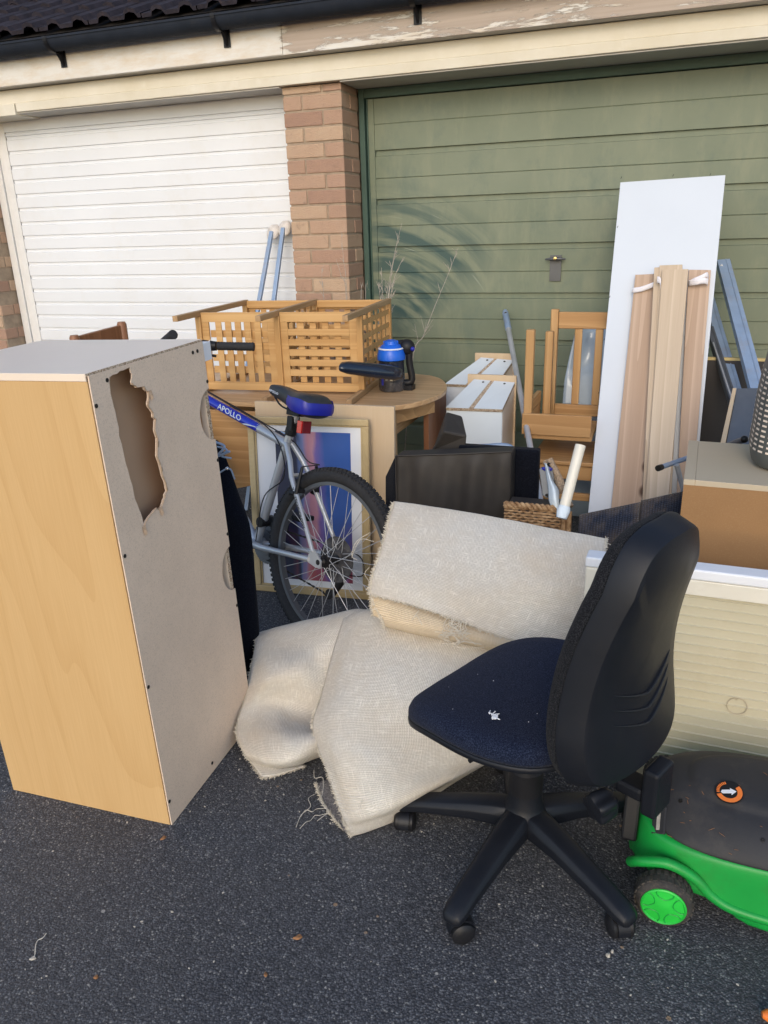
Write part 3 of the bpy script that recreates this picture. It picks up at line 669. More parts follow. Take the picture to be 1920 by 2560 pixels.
# ------------------------------------------------------------------ bicycle
def bicycle():
    M = Matrix.Translation((-1.115, 2.28, 0)) @ Matrix.Rotation(2.73, 4, 'Z') @ Matrix.Rotation(.212, 4, 'X')
    t = thing('bicycle', 'silver and blue mountain bicycle leaning behind the tall cabinet, rear wheel towards us', 'bicycle', M)
    q = dict(parent=t, world=False); rw = .335
    bb = Vector((.43, 0, .29)); u = Vector((-cos(radians(73)), 0, sin(radians(73)))); st = bb + u * .475
    hd0 = Vector((.985, 0, .735)); hd1 = Vector((.95, 0, .855)); ax = Vector((0, 0, rw)); axf = Vector((1.07, 0, rw))
    fr = MB()
    fr.tube([bb - u * .01, st + u * .01], .0165, 14)
    fr.tube([st + Vector((0, 0, -.035)), hd1 + Vector((-.01, 0, -.02))], [.0185] * 2, 14)
    fr.tube([bb, hd0], .021, 14); fr.tube([hd0 - (hd1 - hd0) * .15, hd1 + (hd1 - hd0) * .15], .022, 14)
    fr.tube([bb + Vector((0, -.036, 0)), bb + Vector((0, .036, 0))], .021, 14)
    for sy in (1, -1):
        fr.tube([st + Vector((0, sy * .014, -.03)), st + Vector((-.05, sy * .03, -.085)), st + Vector((-.085, sy * .046, -.14)), ax + Vector((.035, sy * .062, .03))], [.010, .0105, .010, .008], 10)
        fr.tube([bb + Vector((-.01, sy * .025, 0)), bb + Vector((-.09, sy * .045, .01)), ax + Vector((.05, sy * .062, -.002))], [.0125, .0125, .010], 10)
        d = frame(ax + Vector((0, sy * .062, 0)), (1, 0, 0), (0, 0, 1))
        fr.prism([(-.016, -.018), (.01, -.022), (.055, -.012), (.055, .010), (.045, .036), (.028, .04), (.0, .018), (-.014, .008)], -.003, .003, d)
    fr.tube([st + Vector((-.082, -.044, -.135)), st + Vector((-.086, .044, -.135))], .008, 8)
    f = fr.build('frame', 'frame_silver', smooth=True, **q)
    # blue paint sleeve on the front half of the top tube
    tt0 = st + Vector((0, 0, -.035)); tt1 = hd1 + Vector((-.01, 0, -.02)); dd = tt1 - tt0
    MB().tube([tt0 + dd * .27, tt0 + dd * .31, tt0 + dd * .97], [.0183, .0191, .0191], 16).build('blue_paint_band', 'frame_blue', smooth=True, parent=f, world=False)
    td = dd.normalized(); up = Vector((0, 0, 1)); nrm = Vector((0, 1, 0))
    fm = frame(tt0 + dd * .555 + nrm * .0192 + Vector((0, 0, .004)), -td, nrm.cross(-td))
    text('lettering', 'APOLLO', fm, .032, 'letter_white', f, .0003, .0004, 1.35)
    fm = frame(tt0 + dd * .345 + nrm * .0196, -td, nrm.cross(-td))
    mb = MB(); mb.add([fm @ Vector(p) for p in ((-.05, -.012, 0), (-.02, -.002, .0005), (.03, .006, .0005), (.06, .007, 0), (.02, .001, .0006), (-.02, -.008, .0006))], [(0, 1, 2, 3, 4, 5)]); mb.build('swoosh', 'letter_white', parent=f, world=False)
    s0 = st + Vector((-.085, .046, -.14)); s1 = ax + Vector((.035, .062, .03)); sdv = (s1 - s0).normalized()
    text('lettering', 'X.C.TECHNOLOGY', frame(s0 + (s1 - s0) * .42 + Vector((-.0, .0105, 0)), sdv, nrm.cross(sdv)), .017, 'letter_dark', f, .0002, .0003, 1.1)
    # steering: fork, bars
    sa = (hd1 - hd0).normalized(); steer = Matrix.Translation(hd0) @ Matrix.Rotation(radians(8), 4, sa) @ Matrix.Translation(-hd0)
    fk = MB(); cr = hd0 - sa * .02
    fk.tube([steer @ p for p in (hd0 - sa * .03, hd1 + sa * .09)], .012, 10)
    fk.tube([steer @ (cr + Vector((0, -.06, 0))), steer @ (cr + Vector((0, .06, 0)))], .016, 10)
    for sy in (1, -1): fk.tube([steer @ (cr + Vector((0, sy * .055, 0))), steer @ (axf + Vector((-.02, sy * .052, 0)))], [.016, .012], 10)
    fko = fk.build('fork', 'black_plastic', smooth=True, **q)
    hc = hd1 + sa * .10
    # handlebar placed through the two grips seen above the cabinet
    Mi = M.inverted(); g0, g1 = Mi @ W(452, 747, Y=2.78), Mi @ W(549, 749, Y=2.83)
    gl0, gl1 = Mi @ W(352, 742, Y=2.44), Mi @ W(375, 722, Y=2.40)
    hb = MB(); hb.tube(spline([gl0, gl0.lerp(g0, .3) + Vector((.0, 0, -.01)), (gl0 + g0) / 2, g0 - (g1 - g0).normalized() * .12, g0], 16), .0115, 10)
    hb.tube([(gl0 + g0) / 2, steer @ (hc)], .015, 10); h = hb.build('handlebar', 'black_plastic', smooth=True, **q)
    gd = (g1 - g0).normalized()
    def ribbed(a, b):
        n = 26; pts = [a.lerp(b, i / n) for i in range(n + 1)]; return pts, [.0165 + (.0012 if i % 2 else 0) for i in range(n + 1)]
    p, r = ribbed(g0 + gd * .035, g1); MB().tube(p, r, 14).build('grip', 'rubber', parent=h, world=False, smooth=True)
    p, r = ribbed(gl0, gl1); MB().tube(p, r, 14).build('grip', 'rubber', parent=h, world=False, smooth=True)
    MB().tube([g0 - gd * .045, g0 - gd * .02, g0 + gd * .03], [.019, .024, .019], 14).build('twist_shifter', 'black_plastic', parent=h, world=False, smooth=True)
    MB().tube([g0 + gd * .002, g0 + gd * .006], .0245, 16).build('shifter_ring', 'laminate_grey', parent=h, world=False)
    lv = MB(); lv.ball(g0 - gd * .03 + Vector((.0, 0, -.02)), .020, 8); lv.tube([g0 - gd * .04, g0 + gd * .0 + Vector((.03, 0, -.035)), g0 + gd * .06 + Vector((.045, 0, -.045))], [.010, .007, .005], 8); lv.build('brake_lever', 'black_plastic', parent=h, world=False, smooth=True)
    # wheels
    def wheel(c, rear, Mx=Matrix()):
        e = bpy.data.objects.new('wheel', None); COL.objects.link(e); e.parent = t; ROOTM[e.name] = M
        k = dict(parent=e, world=False)
        n = 96; A = [2 * pi * i / n for i in range(n)]
        ty = MB(); ty.tube([Mx @ (c + Vector((cos(a) * (rw - .027), 0, sin(a) * (rw - .027)))) for a in A], .026, 14, closed=True)
        for i in range(110):     # knobs of the tread, four across
            a = 2 * pi * i / 110
            for j, (y, rr) in enumerate(((-.018, -.006), (-.0065, .0005), (.0065, .0005), (.018, -.006))):
                aa = a + (.028 if j % 2 else 0); x, z = cos(aa), sin(aa); o = c + Vector((x, 0, z)) * (rw - .002 + rr) + Vector((0, y, 0)); T = Vector((-z, 0, x)); N = Vector((x, 0, z))
                ty.add([Mx @ (o + T * tt * .0058 + Vector((0, yy * .0042, 0)) + N * nn) for nn in (-.004, .0035) for tt, yy in ((-1, -1), (1, -1), (1, 1), (-1, 1))], [(4, 5, 6, 7), (0, 1, 5, 4), (1, 2, 6, 5), (2, 3, 7, 6), (3, 0, 4, 7)])
        ty.build('tyre', 'rubber', smooth=True, **k)
        rm = MB(); sec = [(-.012, .272), (.012, .272), (.012, .286), (.007, .289), (-.007, .289), (-.012, .286)]
        rr = [[Mx @ (c + Vector((cos(a) * r_, y, sin(a) * r_))) for y, r_ in sec] for a in A + [0]]
        rm.loft(rr, caps=False); rm.build('rim', 'galvanised_dark', smooth=True, **k)
        sp = MB(); 
        for i in range(36):
            sy = 1 if i % 2 else -1; a = 2 * pi * i / 36; off = (.62 if (i // 2) % 2 else -.62)
            sp.tube([Mx @ (c + Vector((cos(a + off * 1.8) * .021, sy * .030, sin(a + off * 1.8) * .021))), Mx @ (c + Vector((cos(a) * .273, sy * .002, sin(a) * .273)))], .0012, 5)
        sp.build('spokes', 'steel', **k)
        hu = MB(); hM = Mx @ frame(c, (1, 0, 0), (0, 0, 1)); hu.lathe([(.005, -.068), (.010, -.066), (.010, -.05), (.016, -.046), (.016, -.034), (.024, -.032), (.024, -.028), (.013, -.024), (.012, .024), (.024, .028), (.024, .032), (.016, .034), (.010, .05), (.005, .068)], hM, 18)
        hu.build('hub', 'black_plastic', smooth=True, **k)
        return e
    wheel(ax, True); wheel(axf, False, steer)
    # drive side is the far side (local -y)
    cs = MB(); hM = frame(ax, (1, 0, 0), (0, 0, 1))
    for i in range(6):
        r_ = .050 - i * .0055; z = .030 + i * .005; tooth = []
        for k in range(48): a = 2 * pi * k / 48; rr = r_ + (.002 if k % 2 else 0); tooth.append((cos(a) * rr, sin(a) * rr))
        cs.prism(tooth, z, z + .0022, hM)
    cs.build('cassette', 'galvanised_dark', **q)
    MB().lathe([(.003, .026), (.085, .027), (.085, .0285), (.003, .028)], hM, 40).build('spoke_guard', 'vacuum_bin', smooth=True, **q)
    ck = MB(); bM = frame(bb, (1, 0, 0), (0, 0, 1))
    for r_, z in ((.088, .052), (.070, .046), (.05, .040)):
        tooth = []
        for k in range(84): a = 2 * pi * k / 84; rr = r_ + (.0022 if k % 2 else -.001); tooth.append((cos(a) * rr, sin(a) * rr))
        ck.prism(tooth, z, z + .0025, bM)
    ck.tube([bb + Vector((0, -.06, 0)), bb + Vector((-.10, -.068, .11)), bb + Vector((-.115, -.07, .128))], [.013, .010, .009], 10)
    ck.tube([bb + Vector((0, .052, 0)), bb + Vector((.10, .06, -.11)), bb + Vector((.115, .06, -.128))], [.013, .010, .009], 10)
    cr_ = ck.build('crankset', 'galvanised_dark', smooth=True, **q)
    for c, sy in ((bb + Vector((-.115, -.11, .128)), 1), (bb + Vector((.115, .10, -.128)), 1)):
        MB().box(c - Vector((.045, .04, .01)), c + Vector((.045, .04, .01))).build('pedal', 'black_plastic', bevel=.004, parent=cr_, world=False)
    ch = MB(); y = -.052; P = []
    for i in range(20): a = radians(90 + 9 * i); P.append(ax + Vector((cos(a) * .038 if 0 else cos(a) * .036, y, sin(a) * .036)))
    P1 = [bb + Vector((cos(radians(a)) * .07, y, sin(radians(a)) * .07)) for a in range(-90, 91, 10)]
    loop_ = [ax + Vector((0, y, .036))] + [ax + Vector((-.036 * sin(radians(a)), y, .036 * cos(radians(a)))) for a in range(15, 150, 15)] + [ax + Vector((.012, y, -.05)), ax + Vector((.018, y, -.13)), ax + Vector((.05, y, -.165)), ax + Vector((.08, y, -.15))] + P1
    full = []; 
    for i in range(len(loop_)):
        a, b = loop_[i], loop_[(i + 1) % len(loop_)]; n = max(1, int((b - a).length / .0127))
        full += [a.lerp(b, k / n) for k in range(n)]
    ch.tube(full, [.0042 if i % 2 else .0026 for i in range(len(full))], 6, closed=True); ch.build('chain', 'rubber', **q)
    dr = MB(); dr.ball(ax + Vector((-.005, -.072, -.045)), .022, 8, (1, .8, 1.1)); dr.tube([ax + Vector((-.0, -.066, -.03)), ax + Vector((.0, -.066, -.09)), ax + Vector((.035, -.058, -.155))], [.014, .014, .010], 10)
    for c in (ax + Vector((.008, -.055, -.075)), ax + Vector((.045, -.055, -.15))): dr.lathe([(.02, -.004), (.02, .004)], frame(c, (1, 0, 0), (0, 0, 1)), 11)
    dr.build('derailleur', 'black_plastic', smooth=True, **q)
    br = MB(); b0 = st + Vector((-.098, 0, -.175))
    for sy in (1, -1):
        p = b0 + Vector((-.012, sy * .052, -.02)); br.tube([p + Vector((-.012, 0, 0)), p + Vector((.012, 0, 0))], .012, 10)
        br.tube([p + Vector((-.016, 0, 0)), p + Vector((-.018, -sy * .006, .05)), p + Vector((-.016, -sy * .018, .10))], [.009, .007, .006], 8); br.tube([p + Vector((-.022, -sy * .006, .012)), p + Vector((-.022, -sy * .03, .010))], .0085, 10)
    br.tube([b0 + Vector((-.028, .034, .08)), b0 + Vector((-.028, -.05, .085))], .002, 6); br.build('rim_brake', 'black_plastic', smooth=True, **q)
    cb = MB(); cb.tube(spline([tt0 + dd * .9 + Vector((0, 0, .03)), tt0 + dd * .45 + Vector((0, .002, .026)), tt0 + dd * .18 + Vector((0, .01, .024)), st + Vector((.0, .03, -.06)), st + Vector((-.02, .03, -.16)), bb + Vector((-.05, .025, .20)), bb + Vector((-.03, .03, .02))], 40), .0024, 6)
    cb.tube(spline([tt0 + dd * .9 + Vector((0, -.008, .03)), tt0 + dd * .18 + Vector((0, -.01, .024)), st + Vector((-.03, .0, -.02)), st + Vector((-.09, -.02, -.08)), b0 + Vector((-.028, -.05, .085))], 30), .0024, 6)
    cb.tube(spline([ax + Vector((.06, -.07, .03)), ax + Vector((-.06, -.085, .02)), ax + Vector((-.09, -.08, -.04)), ax + Vector((-.03, -.075, -.06))], 20), .0024, 6); cb.build('cable', 'black_plastic', smooth=True, **q)
    fd = MB(); fd.tube([bb + u * .10 + Vector((0, -.02, 0)), bb + u * .10 + Vector((0, .02, 0))], .021, 10); fd.box(bb + u * .10 + Vector((-.09, -.055, -.02)), bb + u * .10 + Vector((.02, -.035, .02))); fd.build('front_derailleur', 'black_plastic', **q)
    # seat post, collar, saddle, reflector
    sp0 = st + u * .095
    MB().tube([st - u * .02, sp0], .0135, 14).build('seat_post', 'steel', smooth=True, **q)
    cl = MB(); cl.tube([st + u * .004, st + u * .030], .0225, 16); cl.box(st + u * .035 - Vector((.018, .02, .012)), st + u * .06 + Vector((.02, .02, .018))); cl.box(sp0 + Vector((-.035, -.022, -.012)), sp0 + Vector((.035, .022, .018))); cl.build('seat_clamp', 'black_plastic', bevel=.003, **q)
    MB().tube([st + u * .006 + Vector((.0, .021, 0)), st + u * .012 + Vector((.03, .02, 0))], [.006, .004], 8).build('quick_release', 'chrome', smooth=True, parent=t, world=False)
    C0 = sp0 + Vector((0, 0, .058)); rings = []; side = []
    prof = [(.158, .010, .012, -.010), (.152, .019, .020, -.008), (.12, .024, .026, -.003), (.07, .028, .030, .0), (.02, .038, .034, -.004), (-.03, .062, .040, .0), (-.07, .078, .044, .008), (-.105, .078, .044, .012), (-.125, .064, .036, .010), (-.132, .045, .022, .006)]
    prof = [(x, hw, th * 1.8, zo - .010 + x * .20) for x, hw, th, zo in prof]
    for x, hw, th, zo in prof:
        rg = []
        for k in range(20):
            a = 2 * pi * k / 20; cy = cos(a); sz = sin(a); e = .75
            yy = math.copysign(abs(cy) ** e, cy) * hw; zz = (math.copysign(abs(sz) ** .8, sz) * th * (.5 if sz > 0 else .62)) + zo
            if sz > .6: zz -= .004 * max(0, 1 - abs(yy) / (hw * .3 + .001))
            rg.append(C0 + Vector((x, yy, zz)))
        rings.append(rg)
    sd_ = MB().loft(rings).build('saddle', 'saddle_vinyl', smooth='all', sub=1, **q)
    side_ = [p for p in prof if -.128 < p[0] < .03]; rg = []
    run = [(x, hw, th, zo) for x, hw, th, zo in side_] + [(-.131, .042, side_[-1][2], side_[-1][3]), (-.1345, 0, side_[-1][2], side_[-1][3]), (-.131, -.042, side_[-1][2], side_[-1][3])] + [(x, -hw, th, zo) for x, hw, th, zo in side_[::-1]]
    for x, hw, th, zo in run:
        g_ = math.copysign(1, hw) if hw else 0; bx = -.0035 if x < -.12 else 0
        rg.append([C0 + Vector((x + bx * .4, hw - g_ * .001, zo + th * .24)), C0 + Vector((x + bx, hw + g_ * .0016, zo + th * .02)), C0 + Vector((x + bx, hw + g_ * .001, zo - th * .25)), C0 + Vector((x + bx * .3, hw - g_ * .004, zo - th * .42))])
    MB().loft(rg, caps=False, closed=False).build('side_panel', 'saddle_blue', smooth='all', parent=sd_, world=False)
    text('lettering', 'APOLLO', frame(C0 + Vector((.112, .0262, .004)), (-1, .05, -.16), (-.0, .1, 1)), .012, 'letter_white', sd_, .0004, .0003, 1.3)
    rl = MB()
    for sy in (1, -1): rl.tube(spline([C0 + Vector((.13, sy * .008, -.01)), C0 + Vector((.07, sy * .02, -.042)), C0 + Vector((.0, sy * .022, -.052)), C0 + Vector((-.06, sy * .028, -.055)), C0 + Vector((-.10, sy * .035, -.035))], 16), .0035, 8)
    rl.build('saddle_rail', 'black_plastic', smooth=True, parent=sd_, world=False)
    rc = st + u * .048 + Vector((-.055, .0, -.004))
    rf = MB(); rf.box(rc + Vector((-.014, -.03, -.022)), rc + Vector((-.006, .012, .024))); ro = rf.build('reflector', 'red_reflector_side', bevel=.002, **q)
    MB().box(rc + Vector((-.014, .013, -.022)), rc + Vector((.012, .019, .024))).build('reflector_face', 'red_reflector', bevel=.0015, parent=ro, world=False)
    MB().tube([st + u * .048, rc], .006, 8).build('reflector_arm', 'black_plastic', parent=ro, world=False)
bicycle()

# ------------------------------------------------------------------ table, lattice stand, vacuum
def table():
    t = thing('drop_leaf_table', 'pine drop-leaf table with a rounded end, standing before the brick pier', 'table', (-1.5, 3.3, 0))
    TZ = .755
    arc = [(-1.30, 2.945), (-1.16, 2.955), (-1.06, 3.0), (-.985, 3.10), (-.945, 3.25), (-.945, 3.38), (-.985, 3.52), (-1.05, 3.64), (-1.12, 3.705)]
    ap = [(p.x, p.y) for p in spline([(x, y, 0) for x, y in arc], 28)]
    MB().prism([(-2.55, 2.90)] + ap + [(-1.25, 3.745), (-2.65, 3.70)], TZ - .022, TZ).build('tabletop', 'tabletop_pine', t, bevel=.004, seg=3)
    # hanging leaf with its curved lower edge
    lf = [(-2.55, TZ - .03), (-2.50, .56), (-2.35, .42), (-2.1, .35), (-1.85, .355), (-1.62, .42), (-1.45, .52), (-1.36, .64), (-1.34, TZ - .03)]
    lp = spline([(x, 0, z) for x, z in lf[1:-1]], 24)
    poly = [lf[0]] + [(p.x, p.z) for p in lp] + [lf[-1]]
    MB().prism(poly, 0, .02, Matrix(((1, 0, 0, 0), (.02, 0, -1, 2.935), (0, 1, 0, 0), (0, 0, 0, 1)))).build('drop_leaf', 'pine_x', t, bevel=.004)
    m = MB(); m.box((-2.4, 3.05, .62), (-1.12, 3.07, TZ - .023)); m.box((-2.4, 3.56, .62), (-1.12, 3.58, TZ - .023)); m.build('apron', 'pine_x', t)
    MB().box((-1.118, 3.08, .60), (-1.098, 3.57, TZ - .023)).build('end_apron', 'pine_y', t)
    for x, y in ((-2.44, 3.05), (-2.44, 3.54), (-1.10, 3.03), (-1.06, 3.55)):
        MB().box((x - .022, y - .0, 0), (x + .022, y + .045, TZ - .023)).build('leg', 'pine', t, bevel=.004)
    MB().box((-1.03, 3.30, .0), (-1.005, 3.60, TZ - .03)).build('gate_panel', 'red_wood', t, bevel=.003)
    MB().bar((-1.10, 3.06, .69), (-.99, 3.32, .69), .02, .06).build('gate_rail', 'pine_y', t)
    g = MB(); g.bar((-1.79, 3.02, 0), (-1.72, 3.0, .5), .035, .035); g.build('gate_leg', 'ply', t, bevel=.003)
table()
def lattice():
    M = Matrix.Translation((-1.648, 3.125, .756)) @ Matrix.Rotation(radians(6.2), 4, 'Z')
    t = thing('lattice_stand', 'open honey-coloured lattice stand of two bays lying on its side on the table', 'stand', M)
    H = .368; pz = .378; q = dict(parent=t, world=False); dz = .56; lead = -.205
    xs = (-pz, 0, pz)
    for x in xs:
        MB().box((x - .012, lead, 0), (x + .012, dz, .024)).build('lower_rail', 'teak_y', bevel=.002, **q)
        MB().box((x - .012, lead, H - .024), (x + .012, dz, H)).build('upper_rail', 'teak_y', bevel=.002, **q)
        for y in (0, dz - .03): MB().box((x - .013, y, .025), (x + .013, y + .028, H - .025)).build('upright', 'teak', bevel=.002, **q)
    for b in (0, 1):
        x0, x1 = xs[b] + .0135, xs[b + 1] - .0135
        for y in (.008, dz - .012):
            m = MB(); m.box((x0, y, .012), (x1, y + .012, .050)); m.box((x0, y, H - .050), (x1, y + .012, H - .008)); e = .034
            nc, nr = (5, 5) if b else (6, 5); hw_, hh_ = .0148, (.0145 if b else .0155); nr = 6 if b else 5
            yv, yh = ((.0135, .0005) if b else (.0005, .0125))
            for k in range(1, nc):
                x = x0 + e + (x1 - x0 - 2 * e) * k / nc + 0; m.box((x - hw_, y + yv, .0502), (x + hw_, y + yv + .0055, H - .0502))
            for k in range(1, nr):
                z = .050 + (H - .10) * k / nr; m.box((x0 + e + .0004, y + yh, z - hh_), (x1 - e - .0004, y + yh + .0055, z + hh_))
            m.box((x0, y + .0006, .0502), (x0 + e, y + .0114, H - .0502)); m.box((x1 - e, y + .0006, .0502), (x1, y + .0114, H - .0502))
            m.build('lattice_panel', 'teak_x', bevel=.0008, seg=1, **q)
        MB().box((x0, dz - .03, H - .04), (x1, dz - .014, H - .004)).build('back_rail', 'teak_x', bevel=.002, **q)
    for x in xs[1:]:       # lattice sides running back
        m = MB()
        for k in range(6): y = .06 + k * .084; m.box((x - .006, y - .014, .025), (x - .001, y + .014, H - .025))
        for k in range(5): z = .06 + k * .062; m.box((x + .0, .029, z - .011), (x + .006, dz - .031, z + .011))
        m.build('side_lattice', 'teak', **q)
lattice()
def vacuum():
    b = Vector((-1.18, 3.31, .756))
    t = thing('hand_vacuum', 'black and blue handheld vacuum cleaner standing on the rounded end of the table', 'vacuum cleaner', tuple(b))
    A = lambda z, r: (r, z)
    MB().lathe([(.050, 0), (.053, .004), (.053, .075), (.051, .078)], (M4(tuple(b)) @ Matrix.Diagonal((1.13, 1.13, 1.04, 1))), 28).build('dust_bin', 'vacuum_bin', t, smooth=True)
    MB().lathe([(.052, .079), (.050, .13), (.052, .131)], (M4(tuple(b)) @ Matrix.Diagonal((1.13, 1.13, 1.04, 1))), 28).build('body', 'vacuum_navy', t, smooth=True)
    c = MB().lathe([(.051, .132), (.056, .134), (.056, .15), (.050, .178), (.036, .196), (.030, .198), (.027, .212), (.012, .217), (.001, .218)], (M4(tuple(b)) @ Matrix.Diagonal((1.13, 1.13, 1.04, 1))), 28).build('cap', 'vacuum_blue', t, smooth=True)
    MB().lathe([(.0508, .178), (.0525, .180), (.0495, .184)], (M4(tuple(b)) @ Matrix.Diagonal((1.13, 1.13, 1.04, 1))), 28).build('trim_ring', 'white_plastic', t, smooth=True)
    for k in range(9): a = 2 * pi * k / 9; MB().box((-.002, -.0015, .199), (.002, .0015, .212), (M4(tuple(b)) @ Matrix.Diagonal((1.13, 1.13, 1.04, 1))) @ Matrix.Rotation(a, 4, 'Z') @ Matrix.Translation((.028, 0, 0))).build('cap_rib', 'vacuum_blue', c)
    MB().box(b + Vector((-.030, -.0565, .03)), b + Vector((-.018, -.050, .07))).build('latch', 'saddle_blue', t, bevel=.002)
    h = MB(); h.tube(spline([b + Vector((.045, .02, .03)), b + Vector((.085, .03, .04)), b + Vector((.075, .03, .12)), b + Vector((.07, .03, .20)), b + Vector((.02, .03, .205))], 18), [.016] * 19, 10); h.ball(b + Vector((.065, .03, .19)), .036, 10, (1, .9, 1)); h.box(b + Vector((.02, 0, .0)), b + Vector((.095, .05, .022))); h.build('handle', 'black_plastic', t, smooth=True)
    MB().ball(b + Vector((.098, .01, .185)), .010, 8).build('button', 'saddle_blue', t, smooth=True)
    p0 = W(737, 792, Y=2.98); p1 = W(868, 808, Y=3.20)
    n = MB(); ax = (p1 - p0).normalized()
    rings = []
    for f, w_, hh in ((0, .02, .008), (.02, .040, .020), (.12, .046, .026), (.3, .044, .028), (.6, .042, .031), (.9, .038, .030), (1.0, .02, .02)):
        c = p0.lerp(p1, f); rings.append([c + Vector((0, cos(a) * w_, sin(a) * hh)) for a in [2 * pi * k / 16 for k in range(16)]])
    n.loft(rings); nz = n.build('nozzle', 'vacuum_navy', t, smooth='all')
    MB().tube([p0.lerp(p1, .75), b + Vector((0, 0, .10))], [.022, .03], 12).build('nozzle_neck', 'black_plastic', t, smooth=True)
vacuum()

# ------------------------------------------------------------------ plywood sheet and framed picture
t = thing('plywood_sheet', 'pale upright plywood sheet standing between the table and the framed picture', 'board', (-1.3, 2.83, 0))
a, b, c, d = W(690, 872, Y=2.80), W(851, 879, Y=2.83), Vector((W(851, 879, Y=2.83).x, 2.79, 0)), Vector((-1.60, 2.76, 0))
MB().plate([d, c, b, Vector((-1.60, 2.79, b.z + .004))], .016, (0, 1, .02)).build('board', 'ply', t, bevel=.001)
def framed():
    o = Vector((-1.59, 2.648, 0)); xd = Vector((.503, .053, 0)).normalized(); yd = Vector((.03, .075, .745)).normalized()
    M = frame(o, xd, yd); M = M if (M.to_3x3() @ Vector((0, 0, 1))).y < 0 else M
    t = thing('framed_picture', 'large gold-framed blue and pink abstract print stood on the ground behind the bicycle', 'picture', M)
    Wd, H = .512, .752; q = dict(parent=t, world=False); b = .028
    fr = MB()
    for (x0, y0, x1, y1) in ((0, 0, Wd, b), (0, H - b, Wd, H), (0, b + .0002, b, H - b - .0002), (Wd - b, b + .0002, Wd, H - b - .0002)): fr.box((x0, y0, -.012), (x1, y1, .010))
    fr.build('frame', 'frame_gold', bevel=.004, **q)
    fr = MB()
    for (x0, y0, x1, y1) in ((b, b, Wd - b, b + .006), (b, H - b - .006, Wd - b, H - b), (b, b + .0062, b + .006, H - b - .0062), (Wd - b - .006, b + .0062, Wd - b, H - b - .0062)): fr.box((x0, y0, -.008), (x1, y1, .002))
    fr.build('inner_lip', 'frame_gold', **q)
    m = MB().box((b, b, -.008), (Wd - b, H - b, -.004)).build('mount', 'white_plastic', **q)
    x0, y0, x1, y1 = .115, .062, Wd - .078, H - .058
    me = bpy.data.meshes.new('print'); me.from_pydata([(x0, y0, -.0032), (x1, y0, -.0032), (x1, y1, -.0032), (x0, y1, -.0032)], [], [(0, 1, 2, 3)])
    u = me.uv_layers.new(name='uv')
    for i, c in enumerate(((0, 0), (1, 0), (1, 1), (0, 1))): u.data[i].uv = c
    me.materials.append(MATS['abstract_print']); pr = bpy.data.objects.new('print', me); COL.objects.link(pr); pr.parent = t
framed()

# ------------------------------------------------------------------ soft black bag squeezed beside the cabinet
def bag():
    t = thing('garment_bag', 'tall limp black fabric bag propped behind the cabinet edge beside the bicycle', 'bag', (-1.30, 2.08, 0))
    out = [((520, 1395), (557, 1395), 1.95), ((500, 1300), (556, 1320), 1.98), ((485, 1200), (548, 1200), 2.0), ((480, 1130), (541, 1125), 2.02), ((470, 1080), (517, 1085), 2.04), ((460, 1020), (499, 1012), 2.05), ((455, 975), (476, 972), 2.06), ((450, 950), (466, 952), 2.06)]
    rings = []
    for i, (l, r, Y) in enumerate(out):
        a, b = W(l[0] - 26, l[1], Y=Y), W(r[0], r[1], Y=Y); c = (a + b) / 2; hw = (b - a) / 2; th = .035 + .02 * sin(i * 2.1)
        if i == 0: c.z = .0
        rings.append([c + hw * cos(k) + Vector((0, th * sin(k), .006 * sin(k * 3 + i))) for k in [2 * pi * j / 18 for j in range(18)]])
    MB().loft(rings).build('bag_body', 'black_cloth', t, smooth='all', sub=2)
    st = MB(); st.tube(spline([W(470, 965, Y=1.99), W(490, 972, Y=1.97), W(478, 985, Y=1.97), W(500, 990, Y=1.98)], 16), .003, 6); st.tube(spline([W(468, 1025, Y=1.98), W(495, 1012, Y=1.96), W(507, 1035, Y=1.97)], 12), .0025, 6)
    st.tube(spline([W(465, 955, Y=1.98), W(485, 965, Y=1.96), W(470, 985, Y=1.96), W(496, 975, Y=1.96)], 16), .004, 6); st.build('drawstring', 'galvanised', t, smooth=True)
    MB().ball(tuple(W(491, 1012, Y=1.955)), .006, 6).build('toggle', 'chrome', t, smooth=True)
bag()

# ------------------------------------------------------------------ pine chairs
def chair(M, label, wd=.40, dp=.40, hs=.45, hb=.95, slats=3, mats=('pine', 'pine_x', 'pine_y'), group=None):
    t = thing('wooden_chair', label, 'chair', M, group); q = dict(parent=t, world=False, bevel=.004)
    for x in (0, wd - .036):
        MB().box((x, dp - .036, 0), (x + .036, dp, hb)).build('back_post', mats[0], **q)
        MB().box((x, 0, 0), (x + .036, .036, hs - .02)).build('leg', mats[0], **q)
        MB().box((x + .008, .0365, hs - .09), (x + .028, dp - .0365, hs - .022)).build('side_rail', mats[2], **q)
        MB().box((x + .008, .0365, .16), (x + .028, dp - .0365, .195)).build('stretcher', mats[2], **q)
    for y, z0, z1, nm in ((.008, hs - .09, hs - .022, 'seat_rail'), (dp - .028, hs - .09, hs - .022, 'seat_rail'), (dp - .03, hb - .09, hb - .012, 'top_rail'), (dp - .03, hs + .12, hs + .175, 'lower_back_rail'), (.01, .24, .275, 'stretcher')):
        MB().box((.0365, y, z0), (wd - .0365, y + .02, z1)).build(nm, mats[1], **q)
    MB().box((-.004, -.008, hs - .0195), (wd + .004, dp - .037, hs)).build('seat', mats[1], **q)
    for k in range(slats):
        x = .0365 + (wd - .073) * (k + 1) / (slats + 1)
        MB().box((x - .018, dp - .024, hs + .1752), (x + .018, dp - .012, hb - .0902)).build('slat', mats[0], **q)
    return t
p = W(1192, 670, Y=3.87)
chair(Matrix.Translation((p.x - .008, 3.47, 0)) @ Matrix.Rotation(radians(-1), 4, 'Z'), 'honey pine slat-back chair standing against the green garage door', .46, .42, .43, p.z + .005, 3)
